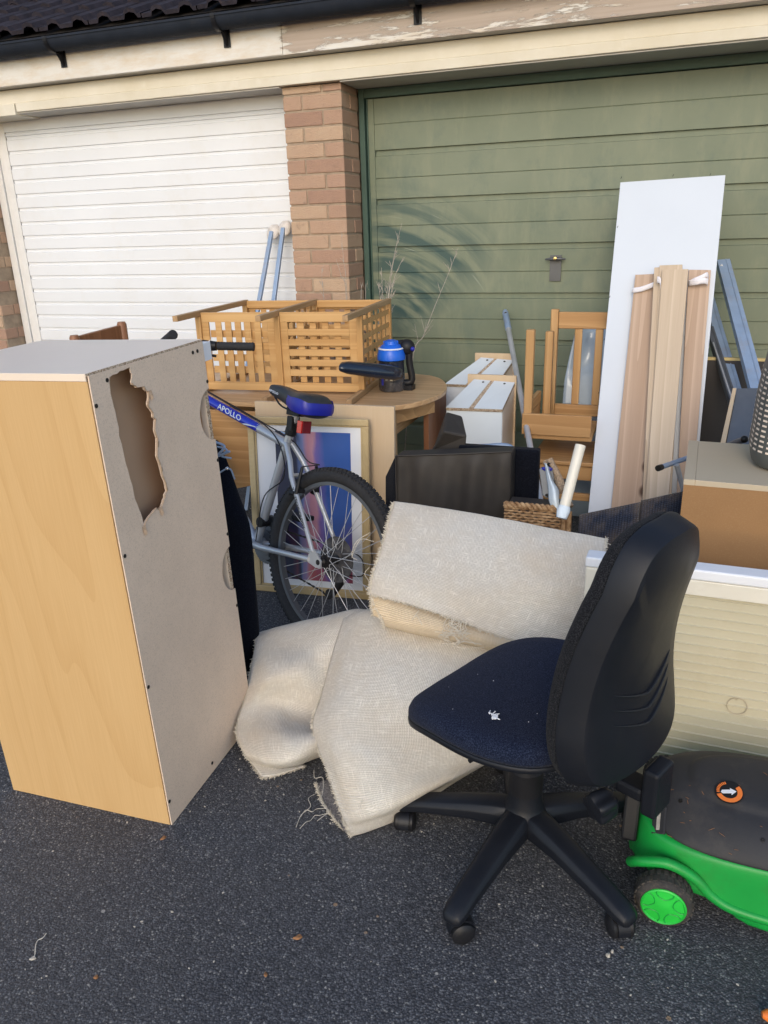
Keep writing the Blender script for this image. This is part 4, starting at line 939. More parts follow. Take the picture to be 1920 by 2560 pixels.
# upturned chair resting seat down on the first one, legs in the air
a = W(1146, 712, Y=3.47); z = .43 + .004
t = thing('upturned_chair', 'honey pine chair frame turned upside down, its legs pointing up', 'chair', (a.x, 3.47, z))
top = a.z
RX = -.335 - a.x
for x, y, h in ((a.x - .018, 3.46, top), (W(1187, 716, Y=3.72).x - .018, 3.715, W(1187, 716, Y=3.72).z)):
    MB().box((x, y, .56), (x + .037, y + .037, h)).build('leg', 'pine', t, bevel=.005)
f = W(1150, 893, Y=3.45).z; g = W(1150, 938, Y=3.45).z
MB().box((a.x - .02, 3.442, g), (a.x + .285, 3.4585, f)).build('seat_rail', 'pine_x', t, bevel=.003)
MB().box((a.x - .012, 3.50, g), (a.x + .012, 3.76, f - .01)).build('side_rail', 'pine_y', t, bevel=.003)
MB().box((a.x - .01, 3.455, g - .022), (a.x + .29, 3.78, g - .001)).build('seat', 'pine_x', t, bevel=.003)
b = W(1172, 866, Y=3.6); MB().bar((a.x + .005, 3.50, b.z), (a.x + .01, 3.715, b.z), .02, .05).build('stretcher', 'pine_y', t, bevel=.002)
p = W(262, 695, Y=3.05); p2 = W(160, 724, Y=2.75)
t = thing('brown_chair', 'reddish-brown wooden chair, only its top rail showing over the cabinet before the white door', 'chair', (p.x, 3.05, 0))
for pp in (p, p2): MB().tube([(pp.x, pp.y, 0), (pp.x, pp.y, pp.z - .012), (pp.x, pp.y, pp.z)], [.022, .022, .017], 10).build('back_post', 'red_wood', t, smooth=True)
MB().bar((p.x, p.y, p.z - .055), (p2.x, p2.y, p2.z - .05), .02, .085).build('top_rail', 'red_wood', t, bevel=.004)
MB().bar((p.x, p.y, .62), (p2.x, p2.y, .62), .02, .05).build('lower_back_rail', 'red_wood', t, bevel=.004)
dv = Vector((-(p2 - p).y, (p2 - p).x, 0)).normalized() * -.38
MB().plate([Vector((p.x, p.y, .44)), Vector((p2.x, p2.y, .44)), Vector((p2.x, p2.y, .44)) + dv, Vector((p.x, p.y, .44)) + dv], .02, (0, 0, -1)).build('seat', 'red_wood', t, bevel=.004)
for pp in (p, p2): MB().tube([Vector((pp.x, pp.y, 0)) + dv, Vector((pp.x, pp.y, .42)) + dv], .02, 10).build('leg', 'red_wood', t, smooth=True)

# ------------------------------------------------------------------ drawers, mop pole, clear sheet
def drawer(fl, fr, br, bl, Yf, Yb, label, front):
    A, B, C, D = W(*fl, Y=Yf), W(*fr, Y=Yf), W(*br, Y=Yb), W(*bl, Y=Yb)
    t = thing('drawer', label, 'drawer', (A.x, A.y, 0), 'white drawers stood on end by the green door')
    n = (B - A).cross(D - A).normalized(); n = n if n.z > 0 else -n
    dn = lambda p, k=.016: p - n * k
    top = MB(); f0 = .47; f1 = .56
    top.hexa([dn(A), dn(B), dn(C), dn(D)], [A - n * .002, B - n * .002, C - n * .002, D - n * .002]); tp = top.build('end_panel', 'chipboard_edge', t)
    for u0, u1 in ((0, .41), (.50, 1)):
        P = [A.lerp(B, u0), A.lerp(B, u1), D.lerp(C, u1), D.lerp(C, u0)]
        MB().hexa([p - n * .0018 for p in P], P).build('white_facing', 'laminate_cool', tp)
    for u0 in (.27, .78):
        P = D.lerp(C, u0).lerp(A.lerp(B, u0), .08); MB().lathe([(.006, 0), (.006, .0006)], frame(tuple(P + n * .0003), B - A, D - A), 12).build('cam_hole', 'screw_black', tp)
    g0 = lambda p, dy=0: Vector((p.x, p.y + dy, 0))
    A1, B1, C1, D1 = dn(A, .0165), dn(B, .0165), dn(C, .0165), dn(D, .0165)
    MB().hexa([g0(A1, .004), g0(B1, .004), g0(B1, .018), g0(A1, .018)], [A1 + Vector((0, .004, 0)), B1 + Vector((-.003, .004, 0)), B1 + Vector((-.003, .018, .004)), A1 + Vector((0, .018, .004))]).build('front_face', front, t)
    MB().hexa([g0(B1, .019) + Vector((-.014, 0, 0)), g0(B1, .019), g0(C1), g0(C1) + Vector((-.014, 0, 0))], [B1 + Vector((-.016, .019, 0)), B1 + Vector((-.002, .019, 0)), C1 + Vector((-.002, 0, 0)), C1 + Vector((-.016, 0, 0))]).build('side_board', 'laminate_grey', t)
    MB().hexa([g0(A1, .019), g0(A1, .019) + Vector((.014, 0, 0)), g0(D1) + Vector((.014, 0, 0)), g0(D1)], [A1 + Vector((0, .019, 0)), A1 + Vector((.014, .019, 0)), D1 + Vector((.014, 0, 0)), D1]).build('side_board', 'laminate_grey', t)
    e = (C - D).normalized() * .03
    q0, q1 = D - e * 1.1, C + e * .2
    MB().box((q0.x, D.y + .004, 0), (q1.x, D.y + .020, max(C.z, D.z) + .022)).build('drawer_front', 'ply', t, bevel=.0015)
drawer((963, 880), (1085, 884), (1112, 826), (1024, 819), 3.42, 3.66, 'nearer white drawer stood on end with a bare chipboard groove across its top', 'laminate_cool')
drawer((961, 829), (1070, 833), (1109, 778), (1039, 772), 3.76, 3.98, 'farther white drawer stood on end, half hidden by the nearer one', 'laminate_white')
t = thing('mop_pole', 'long bare metal mop pole leaning against the green garage door', 'pole', (-.45, 3.0, 0))
a, b = W(1091, 672, Y=4.22), W(1146, 968, Y=3.33); c = a + (b - a) * ((0 - a.z) / (b.z - a.z)); c = a + (b - a) * min(2.2, (a.z) / (a.z - b.z))
MB().tube([c, a + (c - a).normalized() * .16], .0135, 14).build('tube', 'steel', t, smooth=True)
hd = MB().tube([a + (c - a).normalized() * .165, a + (c - a).normalized() * .02, a], [.0165, .0165, .012], 14).build('end_fitting', 'galvanised', t, smooth=True)
MB().box((-.006, -.014, -.012), (.006, -.0125, .012), M4(tuple(a + (c - a).normalized() * .035 + Vector((0, -.004, 0))), (-.4, 0, .15))).build('hanging_slot', 'screw_black', hd)
t = thing('plastic_sheet', 'bluish translucent plastic sheet stood behind the slats of the pine chair', 'plastic sheet', (-.4, 4.1, 0))
G = [[W(1210, 980, Y=3.95), W(1290, 980, Y=3.95), W(1330, 980, Y=3.95)], [W(1216, 860, Y=4.02), W(1270, 850, Y=4.03), W(1330, 850, Y=4.0)], [W(1226, 790, Y=4.06), W(1276, 780, Y=4.1), W(1330, 780, Y=4.05)], [W(1246, 706, Y=4.1), W(1280, 704, Y=4.16), W(1330, 704, Y=4.12)]]
G[0] = [Vector((p.x, p.y - .03, .0)) for p in G[0]]
sheet('sheet', G, 14, 14, 'clear_sheet', t, .003)

# ------------------------------------------------------------------ black cushion stack, wedge, chrome arm
t = thing('black_cushion', 'large black vinyl cushion stood upright behind the folded carpet', 'cushion', (-.68, 2.5, 0))
A, B = W(855, 985, Y=2.42), W(1105, 976, Y=2.46)
def soft_box(c0, c1, yb, ztop, name, mat, parent, seed=0, amp=.012):
    G = []; nx, nz = 44, 30
    def pt(u, v, s):
        x = c0.x + (c1.x - c0.x) * u; y = (c0.y + (c1.y - c0.y) * u) + (0 if s == 0 else yb); z = (c0.z + (c1.z - c0.z) * u) * v
        e = 1 - (2 * u - 1) ** 20; f = 1 - (2 * v - 1) ** 20
        y += (-1 if s == 0 else 1) * (.008 * e * f + amp * e * f * (.6 * sin(u * 17 + v * 3 + seed) * (1 - v * .5) + .5 * sin(u * 27 - v * 5)))
        return Vector((x, y, z))
    rings = []
    for j in range(nz + 1):
        v = j / nz; rings.append([pt(i / nx, v, 0) for i in range(nx + 1)] + [pt(1 - i / nx, v, 1) for i in range(nx + 1)])
    return MB().loft(rings).build(name, mat, parent, smooth=True, angle=60, bevel=.004)
soft_box(A, B, .075, A.z, 'cushion_body', 'vinyl_black', t)
pp = MB()
for q in range(1): pp.tube([A + Vector((0, -.003, .001)), A.lerp(B, .5) + Vector((0, -.004, .0)), B + Vector((0, -.003, .001))], .003, 6); pp.tube([A + Vector((0, -.003, 0)), Vector((A.x, A.y - .003, .02))], .003, 6)
pp.build('piping', 'vinyl_black', t, smooth=True)
t = thing('black_folding_panel', 'flat black cloth panel standing just behind the black vinyl cushion', 'panel', (-.6, 2.58, 0))
a, b = W(990, 975, Y=2.545), W(1166, 971, Y=2.56)
MB().box((a.x, 2.545, 0), (b.x, 2.585, b.z)).build('panel', 'black_cloth', t, bevel=.006)
p0, p1 = W(835, 1000, Y=2.47), W(852, 1150, Y=2.40)
MB().plate([W(852, 990, Y=2.43), W(833, 1030, Y=2.50), Vector((W(826, 1150, Y=2.50).x, 2.50, 0)), Vector((W(853, 1150, Y=2.43).x, 2.43, 0))], .01, (1, .3, 0)).build('side_flap', 'black_cloth', t)
t = thing('black_wedge', 'small dark vinyl wedge cushion perched on the black cloth panel', 'cushion', tuple(W(970, 975, Y=2.62)))
a = [W(930, 975, Y=2.56), W(1005, 972, Y=2.56), W(1009, 940, Y=2.56), W(958, 932, Y=2.52)]
b = [W(935, 973, Y=2.66), W(1004, 970, Y=2.70), W(998, 897, Y=2.66), W(964, 888, Y=2.66)]
MB().hexa(a, b).build('wedge_body', 'vinyl_black', t, bevel=.008, seg=3)
t = thing('chair_arm_tube', 'bent bare metal tube rising behind the black cloth panel', 'metal tube', tuple(W(1060, 966, Y=2.68)))
P = [W(985, 975, Y=2.66), W(1010, 967, Y=2.68), W(1050, 964, Y=2.70), W(1085, 962, Y=2.71), W(1103, 966, Y=2.71), W(1114, 978, Y=2.71), W(1118, 1000, Y=2.71)]
P.append(Vector((P[-1].x, 2.72, 0))); MB().tube(spline(P[:-1], 30) + [P[-1]], .0095, 12).build('tube', 'galvanised', t, smooth=True)

# ------------------------------------------------------------------ wicker basket and what sticks out of it
def basket():
    b = W(1200, 1098, Y=2.34); zt = b.z; x0, x1 = -.46, W(1213, 1098, Y=2.34).x; y0, y1 = 2.34, 2.475
    t = thing('wicker_basket', 'square brown wicker basket holding poles and a bat behind the folded carpet', 'basket', ((x0 + x1) / 2, 2.4, 0))
    m = MB(); rnd = random.Random(3); rows = 30
    def strand(a, b2, z, out, ph):
        n = 26; pts = [Vector(a).lerp(Vector(b2), i / n) + Vector(out) * (.0035 * sin(i * 1.6 + ph)) + Vector((0, 0, z + rnd.uniform(-.001, .001))) for i in range(n + 1)]
        m.tube(pts, .0042, 5)
    for k in range(rows):
        z = zt - .012 - k * .0098; ph = k * pi
        strand((x0, y0, 0), (x1, y0, 0), z, (0, -1, 0), ph); strand((x1 + .004, y0, 0), (x1 + .004, y1, 0), z, (1, 0, 0), ph)
    m.build('woven_wall', 'wicker', t, smooth=True)
    MB().box((x0, y0 + .006, 0), (x1 - .002, y1, zt - .02)).build('lining', 'dark_board', t)
    r = MB(); 
    for a, b2 in (((x0, y0 - .002, zt), (x1 + .006, y0 - .002, zt)), ((x1 + .006, y0 - .002, zt), (x1 + .006, y1, zt))):
        n = 40; A, B = Vector(a), Vector(b2)
        for s in (0, 1): r.tube([A.lerp(B, i / n) + Vector((0, .005 * cos(i * .9 + s * pi), .006 * sin(i * .9 + s * pi))) for i in range(n + 1)], .006, 6)
    r.build('plaited_rim', 'wicker', t, smooth=True)
    c = MB(); 
    for x in (x1 + .010, x1 + .026): c.tube([(x, y0 - .008, 0), (x, y0 - .008, zt - .004)], .008, 8)
    c.build('corner_post', 'wicker', t, smooth=True)
    # handle-like bundled sticks
    s = thing('cork_stick_bundle', 'two rough bark-covered sticks strapped together, leaning up out of the wicker basket', 'sticks', tuple(W(1225, 1090, Y=2.36)))
    for k, ((u, v), (u2, v2)) in enumerate((((1187, 992), (1232, 1095)), ((1178, 996), (1215, 1062)))):
        P = spline([W(u, v, Y=2.45 + k * .02), W((u + u2) / 2 + 3, (v + v2) / 2 - 2, Y=2.42 + k * .02), W(u2, v2, Y=2.37 + k * .02)], 22); rr = random.Random(k)
        MB().tube(P, [.0105 + rr.uniform(-.0015, .0015) for _ in P], 9).build('stick', 'cork', s, smooth=True)
    MB().tube([W(1187, 1002, Y=2.448), W(1190, 1005, Y=2.444)], .0135, 10).build('strap', 'screw_black', s)
    u = thing('bat', 'dark blue-grey plastic paddle hanging in the wicker basket beside the bark sticks', 'paddle', tuple(W(1180, 1070, Y=2.40)))
    pl = [(1164, 1015), (1168, 1010), (1190, 1009), (1194, 1014), (1200, 1060), (1199, 1070), (1192, 1075), (1180, 1076), (1171, 1070)]
    MB().plate([W(x, y, Y=2.43 - (y - 1010) * .0004) for x, y in pl], .012, (0, 1, 0)).build('blade', 'galvanised_dark', u, bevel=.003)
    MB().ball(tuple(W(1182, 1013, Y=2.425)), .011, 8, (1.6, .3, .7)).build('blue_badge', 'saddle_blue', u, smooth=True)
    MB().ball(tuple(W(1187, 1070, Y=2.40)), .009, 8, (1.6, .3, .7)).build('grip_hole', 'screw_black', u, smooth=True)
    v = thing('pvc_pipe', 'cream plastic pipe leaning out of the wicker basket', 'pipe', tuple(W(1222, 1100, Y=2.31)))
    a, c2 = W(1254, 962, Y=2.40), W(1219, 1096, Y=2.31)
    ax = (c2 - a).normalized(); Mx = frame(tuple(a), ax.orthogonal(), ax.cross(ax.orthogonal())); L = (c2 - a).length
    Mx = Mx if (Mx.to_3x3() @ Vector((0, 0, 1))).dot(ax) > 0 else Mx @ Matrix.Rotation(pi, 4, 'X')
    MB().lathe([(.0130, .10), (.0130, 0), (.0165, 0), (.0165, L)], Mx, 22, caps=False).build('pipe', 'pvc', v, smooth=True)
    MB().lathe([(.0175, L - .004), (.021, L + .01), (.016, L + .035)], Mx, 18).build('foot', 'cloth_white', v, smooth=True)
    cw = thing('white_cloth_wrap', 'wrinkled white cloth draped between the bark sticks and the cream pipe', 'cloth', tuple(W(1205, 1080, Y=2.36)))
    G = [[W(1176, 1000, Y=2.42), W(1180, 1003, Y=2.40), W(1185, 1008, Y=2.42)], [W(1180, 1030, Y=2.41), W(1187, 1030, Y=2.385), W(1192, 1034, Y=2.41)], [W(1184, 1058, Y=2.38), W(1196, 1056, Y=2.35), W(1207, 1058, Y=2.38)], [W(1185, 1080, Y=2.36), W(1198, 1078, Y=2.33), W(1208, 1078, Y=2.35)], [W(1192, 1098, Y=2.345), W(1202, 1100, Y=2.33), W(1210, 1100, Y=2.335)]]
    sheet('cloth', G, 12, 20, 'cloth_white', cw, .003)
basket()

# ------------------------------------------------------------------ carpet pieces, backing side out
def carpets():
    P = lambda rows: [[W(x, y, Y=Y) for x, y, Y in r] for r in rows]
    def gz(p): p = Vector(p); p.z = max(p.z, .008); return p
    # left piece, humped, its corner curling on the ground
    t = thing('carpet_offcut', 'pale carpet offcut humped on the asphalt beside the cabinet, one corner curled over', 'carpet', (-.95, 1.75, 0), 'carpet offcuts')
    G = P([[(556, 1400, 2.14), (625, 1375, 2.14), (700, 1352, 2.14), (770, 1330, 2.14), (830, 1340, 2.1)],
           [(555, 1367, 2.00), (622, 1348, 2.03), (695, 1333, 2.04), (765, 1318, 2.03), (820, 1325, 2.0)],
           [(545, 1425, 1.88), (590, 1400, 1.90), (650, 1395, 1.90), (715, 1390, 1.90), (790, 1400, 1.9)],
           [(533, 1485, 1.79), (590, 1462, 1.77), (650, 1452, 1.80), (705, 1470, 1.83), (760, 1480, 1.84)],
           [(518, 1545, 1.70), (585, 1520, 1.76), (640, 1540, 1.77), (690, 1550, 1.76), (740, 1560, 1.76)],
           [(510, 1585, 1.655), (570, 1590, 1.63), (630, 1592, 1.61), (685, 1590, 1.63), (730, 1600, 1.66)],
           [(528, 1628, 1.60), (580, 1645, 1.56), (635, 1640, 1.56), (685, 1622, 1.61), (725, 1620, 1.65)],
           [(548, 1652, 1.60), (590, 1660, 1.60), (640, 1655, 1.60), (690, 1636, 1.66), (725, 1630, 1.70)]])
    for r in G:
        for i in range(len(r)): r[i] = gz(r[i])
    o, g = sheet('carpet_sheet', G, 46, 60, 'backing_weave', t, .006, .0010, back='carpet_pile')
    fray([g[j][0] for j in range(8, 61, 4)], t, (-.6, -.5, -.3), 420, .008, seed=3)
    lip = [[W(*p, Z=.010) for p in ((540, 1642), (590, 1650), (640, 1642))], [W(*p, Z=.007) for p in ((553, 1662), (595, 1668), (655, 1652))], [W(*p, Z=.005) for p in ((567, 1681), (605, 1674), (662, 1655))]]
    o2, g2 = sheet('curled_corner', lip, 14, 8, 'backing_weave', t, .005, off=1)
    fray([g2[j][0] for j in range(0, 9)] + g2[8], t, (-.2, -.9, .1), 320, .009, seed=5)
    # middle piece sloping down to a fold on the ground
    t = thing('carpet_offcut', 'large pale carpet offcut sloping down to a fold left of the office chair', 'carpet', (-.65, 1.6, 0), 'carpet offcuts')
    G = P([[(735, 1360, 2.08), (800, 1345, 2.08), (900, 1375, 2.06), (1050, 1410, 2.05), (1190, 1430, 2.05)],
           [(742, 1335, 1.99), (800, 1316, 1.98), (900, 1335, 1.97), (1050, 1375, 1.96), (1190, 1400, 1.96)],
           [(718, 1410, 1.86), (775, 1395, 1.83), (880, 1405, 1.83), (1020, 1430, 1.85), (1180, 1460, 1.86)],
           [(694, 1500, 1.735), (750, 1490, 1.69), (850, 1490, 1.70), (1000, 1510, 1.74), (1160, 1530, 1.80)],
           [(675, 1570, 1.655), (730, 1580, 1.58), (830, 1580, 1.60), (980, 1580, 1.66), (1140, 1590, 1.76)],
           [(704, 1660, 1.54), (750, 1670, 1.50), (850, 1670, 1.51), (970, 1650, 1.60), (1110, 1625, 1.76)],
           [(738, 1760, 1.455), (775, 1760, 1.44), (860, 1735, 1.46), (960, 1690, 1.56), (1085, 1635, 1.77)]])
    for r in G:
        for i in range(len(r)): r[i] = gz(r[i])
    fold = [W(x, y, Z=.006) for x, y in ((762, 1806), (800, 1795), (872, 1764), (965, 1702), (1066, 1641))]
    under = [Vector((p.x + .02, p.y + .05, .004)) for p in fold]
    G += [[p.lerp(q, .6) + Vector((0, -.004, .006)) for p, q in zip(G[-1], fold)], fold, under]
    o, g = sheet('carpet_sheet', G, 56, 84, 'backing_weave', t, .006, .0010, back='carpet_pile')
    nj = 84
    fray([g[j][0] for j in range(26, nj - 6, 4)], t, (-.8, -.4, 0), 620, .009, seed=8)
    fl = [[W(*p, Z=.012) for p in ((683, 1692), (720, 1680), (790, 1680))], [W(*p, Z=.010) for p in ((700, 1735), (740, 1730), (820, 1720))], [W(*p, Z=.006) for p in ((740, 1792), (775, 1795), (850, 1760))]]
    o3, g3 = sheet('pile_underside', fl, 20, 20, 'carpet_pile', t, .006, .0008)
    fray([g3[j][0] for j in range(0, 21, 2)], t, (-.9, -.3, .3), 520, .010, mat='thread', seed=9)
    th = MB(); rnd = random.Random(6)
    for (x, y, x2, y2, z) in ((690, 1705, 640, 1785, .004), (705, 1745, 655, 1765, .004), (715, 1750, 648, 1790, .004), (682, 1665, 700, 1770, .05), (700, 1640, 720, 1700, .12), (770, 1650, 790, 1750, .10), (720, 1680, 770, 1700, .11)):
        a, b = W(x, y, Z=z), W(x2, y2, Z=z); m = [a.lerp(b, i / 6) + Vector((rnd.gauss(0, .007), rnd.gauss(0, .007), abs(rnd.gauss(0, .004)))) for i in range(7)]
        th.tube(spline(m, 24), .0008, 4)
    th.build('loose_threads', 'thread', t, kind='stuff')
    # upper piece, folded double on top of the others
    t = thing('carpet_offcut', 'topmost pale carpet offcut, folded double before the black vinyl cushion', 'carpet', (-.45, 2.0, .3), 'carpet offcuts')
    top = [(850, 1087, 2.13), (960, 1103, 2.14), (1080, 1124, 2.15), (1200, 1148, 2.16), (1308, 1168, 2.17)]
    T = [W(x, y, Y=Y) for x, y, Y in top]
    G = [[p + Vector((0, .16, -.20)) for p in T], [p + Vector((0, .085, -.045)) for p in T], [p + Vector((0, .022, -.004)) for p in T], T] + P([
        [(838, 1130, 2.055), (950, 1148, 2.06), (1070, 1170, 2.07), (1190, 1195, 2.08), (1304, 1215, 2.09)],
        [(822, 1190, 1.97), (935, 1210, 1.97), (1055, 1240, 1.98), (1175, 1265, 2.0), (1290, 1290, 2.03)],
        [(805, 1240, 1.905), (920, 1262, 1.90), (1035, 1295, 1.915), (1150, 1330, 1.95), (1262, 1360, 1.99)],
        [(798, 1283, 1.865), (905, 1312, 1.855), (1010, 1348, 1.865), (1115, 1388, 1.91), (1230, 1420, 1.96)]])
    o, g = sheet('upper_fold', G, 60, 60, 'backing_weave', t, .007, .0008, back='carpet_pile')
    fray([g[j][0] for j in range(24, 61, 3)], t, (-.9, -.3, -.1), 620, .010, seed=12)
    fray(g[60][::3], t, (0, -.6, -.6), 700, .008, seed=13)
    fray([g[j][60] for j in range(22, 40, 3)], t, (.9, -.2, 0), 160, .009, seed=14)
    G = P([[(803, 1275, 1.885), (905, 1305, 1.885), (1010, 1340, 1.895), (1130, 1385, 1.93)],
           [(806, 1300, 1.865), (900, 1328, 1.85), (1010, 1362, 1.86), (1130, 1400, 1.90)],
           [(826, 1338, 1.848), (905, 1356, 1.835), (1010, 1380, 1.85), (1130, 1412, 1.89)],
           [(832, 1354, 1.865), (905, 1372, 1.86), (1010, 1393, 1.87), (1130, 1424, 1.91)],
           [(838, 1345, 1.93), (905, 1365, 1.93), (1010, 1388, 1.94), (1130, 1420, 1.96)]])
    o, g = sheet('lower_fold', G, 50, 24, 'backing_ribbed', t, .009, .0006, back='backing_ribbed')
    fray([g[j][0] for j in range(2, 22, 3)], t, (-.9, -.3, -.2), 200, .010, seed=15)
    G = P([[(800, 1278, 1.90), (815, 1283, 1.90), (840, 1290, 1.90)], [(802, 1305, 1.885), (818, 1310, 1.885), (840, 1316, 1.885)], [(806, 1330, 1.875), (822, 1337, 1.875), (840, 1345, 1.88)]])
    o, g = sheet('inner_fold', G, 12, 12, 'backing_ribbed', t, .006, back='backing_ribbed'); fray([g[j][0] for j in range(0, 13, 2)], t, (-.9, -.3, -.2), 120, .010, seed=16)
    th = MB(); rnd = random.Random(16)
    for k in range(16):
        x = 985 + rnd.uniform(-12, 25); a = W(x, 1338 + (x - 985) * .3, Y=1.845); L = rnd.uniform(.035, .075)
        m = [a + Vector((rnd.gauss(0, .006) * i - .003 * i, -.004 * i, -L * i / 5 + rnd.gauss(0, .003))) for i in range(6)]; th.tube(spline(m, 20), .0008, 4)
    for (pts) in (((905, 1318), (890, 1340), (900, 1330), (912, 1350)), ((890, 1370), (905, 1410), (930, 1440), (950, 1455)), ((800, 1150), (770, 1170), (760, 1200), (772, 1210)), ((808, 1170), (780, 1165), (765, 1190), (760, 1205)), ((798, 1225), (788, 1240), (800, 1262), (790, 1275)), ((1308, 1172), (1322, 1180), (1318, 1200), (1330, 1192)), ((1306, 1190), (1320, 1186), (1328, 1205), (1314, 1212)), ((1010, 1370), (985, 1392), (1000, 1400), (1045, 1398)), ((1015, 1375), (980, 1398), (990, 1385), (1040, 1392))):
        yy = 1.84 if pts[0][1] > 1300 else (1.97 if pts[0][0] < 1000 else 2.12); th.tube(spline([W(x, y, Y=yy - .01 * i) for i, (x, y) in enumerate(pts)], 20), .0008, 4)
    th.build('loose_threads', 'thread', t, kind='stuff')
carpets()

# ------------------------------------------------------------------ office chair
def pad(outline, layers, curve, name, mat, parent, smooth='all', sub=0, **kw):
    "closed cushion: rings of the outline scaled and pushed along the depth axis; curve maps (u, v, depth) to local space"
    rings = []
    for s, d in layers: rings.append([curve(u * s, v * s, d) for u, v in outline])
    return MB().loft(rings).build(name, mat, parent, smooth=smooth, sub=sub, world=False, **kw)
def office_chair():
    M = Matrix.Translation((-.2307, 1.5145, 0)) @ Matrix.Rotation(radians(155), 4, 'Z')
    t = thing('office_chair', 'black office swivel chair on a five-legged castor base, its back towards us', 'office chair', M)
    q = dict(parent=t, world=False)
    B = MB(); B.lathe([(.030, .088), (.050, .09), (.054, .10), (.054, .135), (.047, .148), (.042, .160), (.040, .20)], None, 28); base = B.build('base_hub', 'chair_plastic', smooth=True, **q)
    off = radians(-155)
    for a in (-108, -36, 36, 108, 180):
        A = Matrix.Rotation(off + radians(a), 4, 'Z'); rings = []
        for r, z, wd, h in ((.030, .122, .036, .058), (.07, .121, .035, .052), (.13, .114, .032, .042), (.20, .100, .029, .036), (.26, .088, .0265, .032), (.30, .078, .026, .029), (.320, .071, .022, .022), (.327, .066, .012, .012)):
            sec = [(-wd, -h * .5), (wd, -h * .5), (wd * 1.02, h * .1), (wd * .72, h * .42), (wd * .35, h * .5), (-wd * .35, h * .5), (-wd * .72, h * .42), (-wd * 1.02, h * .1)]
            rings.append([A @ Vector((r, y, z + zz)) for y, zz in sec])
        lg = MB().loft(rings).build('leg', 'chair_plastic', smooth=True, angle=50, bevel=.003, sub=0, **q)
        cs = MB(); cx = .302; sw = radians({-108: 140, -36: 150, 36: 20, 108: 60, 180: 100}[a]); Cm = A @ Matrix.Translation((cx, 0, 0)) @ Matrix.Rotation(sw, 4, 'Z')
        cs.tube([Cm @ Vector((0, 0, .045)), Cm @ Vector((0, 0, .075))], .009, 10)
        hood = []
        for k in range(13): an = radians(-10 + 200 * k / 12); hood.append((cos(an) * .030 + .012, sin(an) * .030 + .0265))
        cs.prism(hood + [(p[0] * .86, p[1] * .9) for p in hood[::-1]], -.013, .013, Cm @ Matrix.Rotation(pi / 2, 4, 'X'))
        cs.build('castor_hood', 'chair_plastic', parent=lg, world=False, smooth=True)
        for sy in (-1, 1):
            MB().lathe([(.006, .006), (.0235, .007), (.026, .011), (.026, .021), (.020, .0265), (.008, .0285), (.001, .029)], Cm @ Matrix.Translation((.012, 0, .0265)) @ Matrix.Rotation(sy * pi / 2, 4, 'X'), 24).build('castor_wheel', 'black_plastic', parent=lg, world=False, smooth=True)
    MB().lathe([(.040, .150), (.041, .255), (.034, .262), (.034, .34), (.027, .345), (.027, .415)], None, 26).build('gas_column', 'black_plastic', smooth=True, **q)
    m = MB(); m.box((-.14, -.065, .385), (.10, .065, .415)); m.box((-.235, -.028, .375), (-.135, .028, .402)); m.box((-.330, -.036, .318), (-.296, .036, .428)); m.box((-.2955, -.028, .337), (-.2352, .028, .368)); m.box((.02, -.085, .40), (.09, .085, .425)); m.build('mechanism', 'chair_plastic', bevel=.008, seg=3, **q)
    kb = Matrix.Translation((-.250, .058, .345)) @ Matrix.Rotation(radians(-100), 4, 'X') @ Matrix.Rotation(radians(20), 4, 'Y')
    lob = []
    for k in range(40): a = 2 * pi * k / 40; r = .031 + .004 * cos(5 * a); lob.append((r * cos(a), r * sin(a)))
    MB().loft([[kb @ Vector((x * s, y * s, z)) for x, y in lob] for z, s in ((0, .55), (.012, .9), (.045, 1), (.052, .9), (.055, .5))]).build('tension_knob', 'chair_plastic', smooth=True, angle=50, **q)
    MB().tube([(-.03, .05, .39), (.0, .13, .385), (.01, .20, .38)], .005, 8).build('lift_lever', 'black_plastic', smooth=True, **q)
    # seat: plan outline, front at +x
    ol = []
    base_o = [(.215, 0), (.213, .09), (.195, .165), (.15, .212), (.08, .236), (-.01, .246), (-.10, .232), (-.17, .195), (-.205, .13), (-.215, .05)]
    full = base_o + [(x, -y) for x, y in base_o[1:]][::-1]
    sp_ = spline([Vector((x, y, 0)) for x, y in full + [full[0]]], 72)[:-1]; ol = [(p.x, p.y) for p in sp_]
    def sc(u, v, d):
        return Vector((u + .02, v, .452 + d - .045 * max(0, (u + .02) / .22) ** 2.2 + .014 * max(0, abs(v) / .24) ** 2 + .012 * max(0, -u / .2) ** 2))
    pad(ol, [(.1, .0195), (.35, .0195), (.6, .020), (.78, .020), (.90, .017), (.965, .009), (.995, -.004), (1.0, -.018), (.992, -.026)], sc, 'seat_cushion', 'seat_fabric', t)
    pad(ol, [(.992, -.0265), (1.004, -.028), (1.0, -.040), (.93, -.052), (.7, -.058), (.3, -.06)], sc, 'seat_shell', 'chair_plastic', t)
    # backrest: outline in (y, z)
    bo = [(0, .945), (.055, .943), (.105, .925), (.138, .885), (.158, .835), (.174, .775), (.190, .70), (.204, .62), (.215, .56), (.219, .515), (.212, .468), (.18, .438), (.10, .428)]
    full = bo + [(0, .426)] + [(-y, z) for y, z in bo[1:]][::-1]
    sp_ = spline([Vector((y, z, 0)) for y, z in full + [full[0]]], 84)[:-1]; zc = .69; ol = [(p.x, p.y - zc) for p in sp_]
    def bc(u, v, d):
        z = zc + v; k = (z - .42) / .56
        x = -.238 + .030 * sin(max(0, min(1, k / .75)) * pi) - .018 * max(0, k - .28) ** 1.25 + .030 * (abs(u) / .21) ** 2
        return Vector((x + d, u * .865 + .015, z))
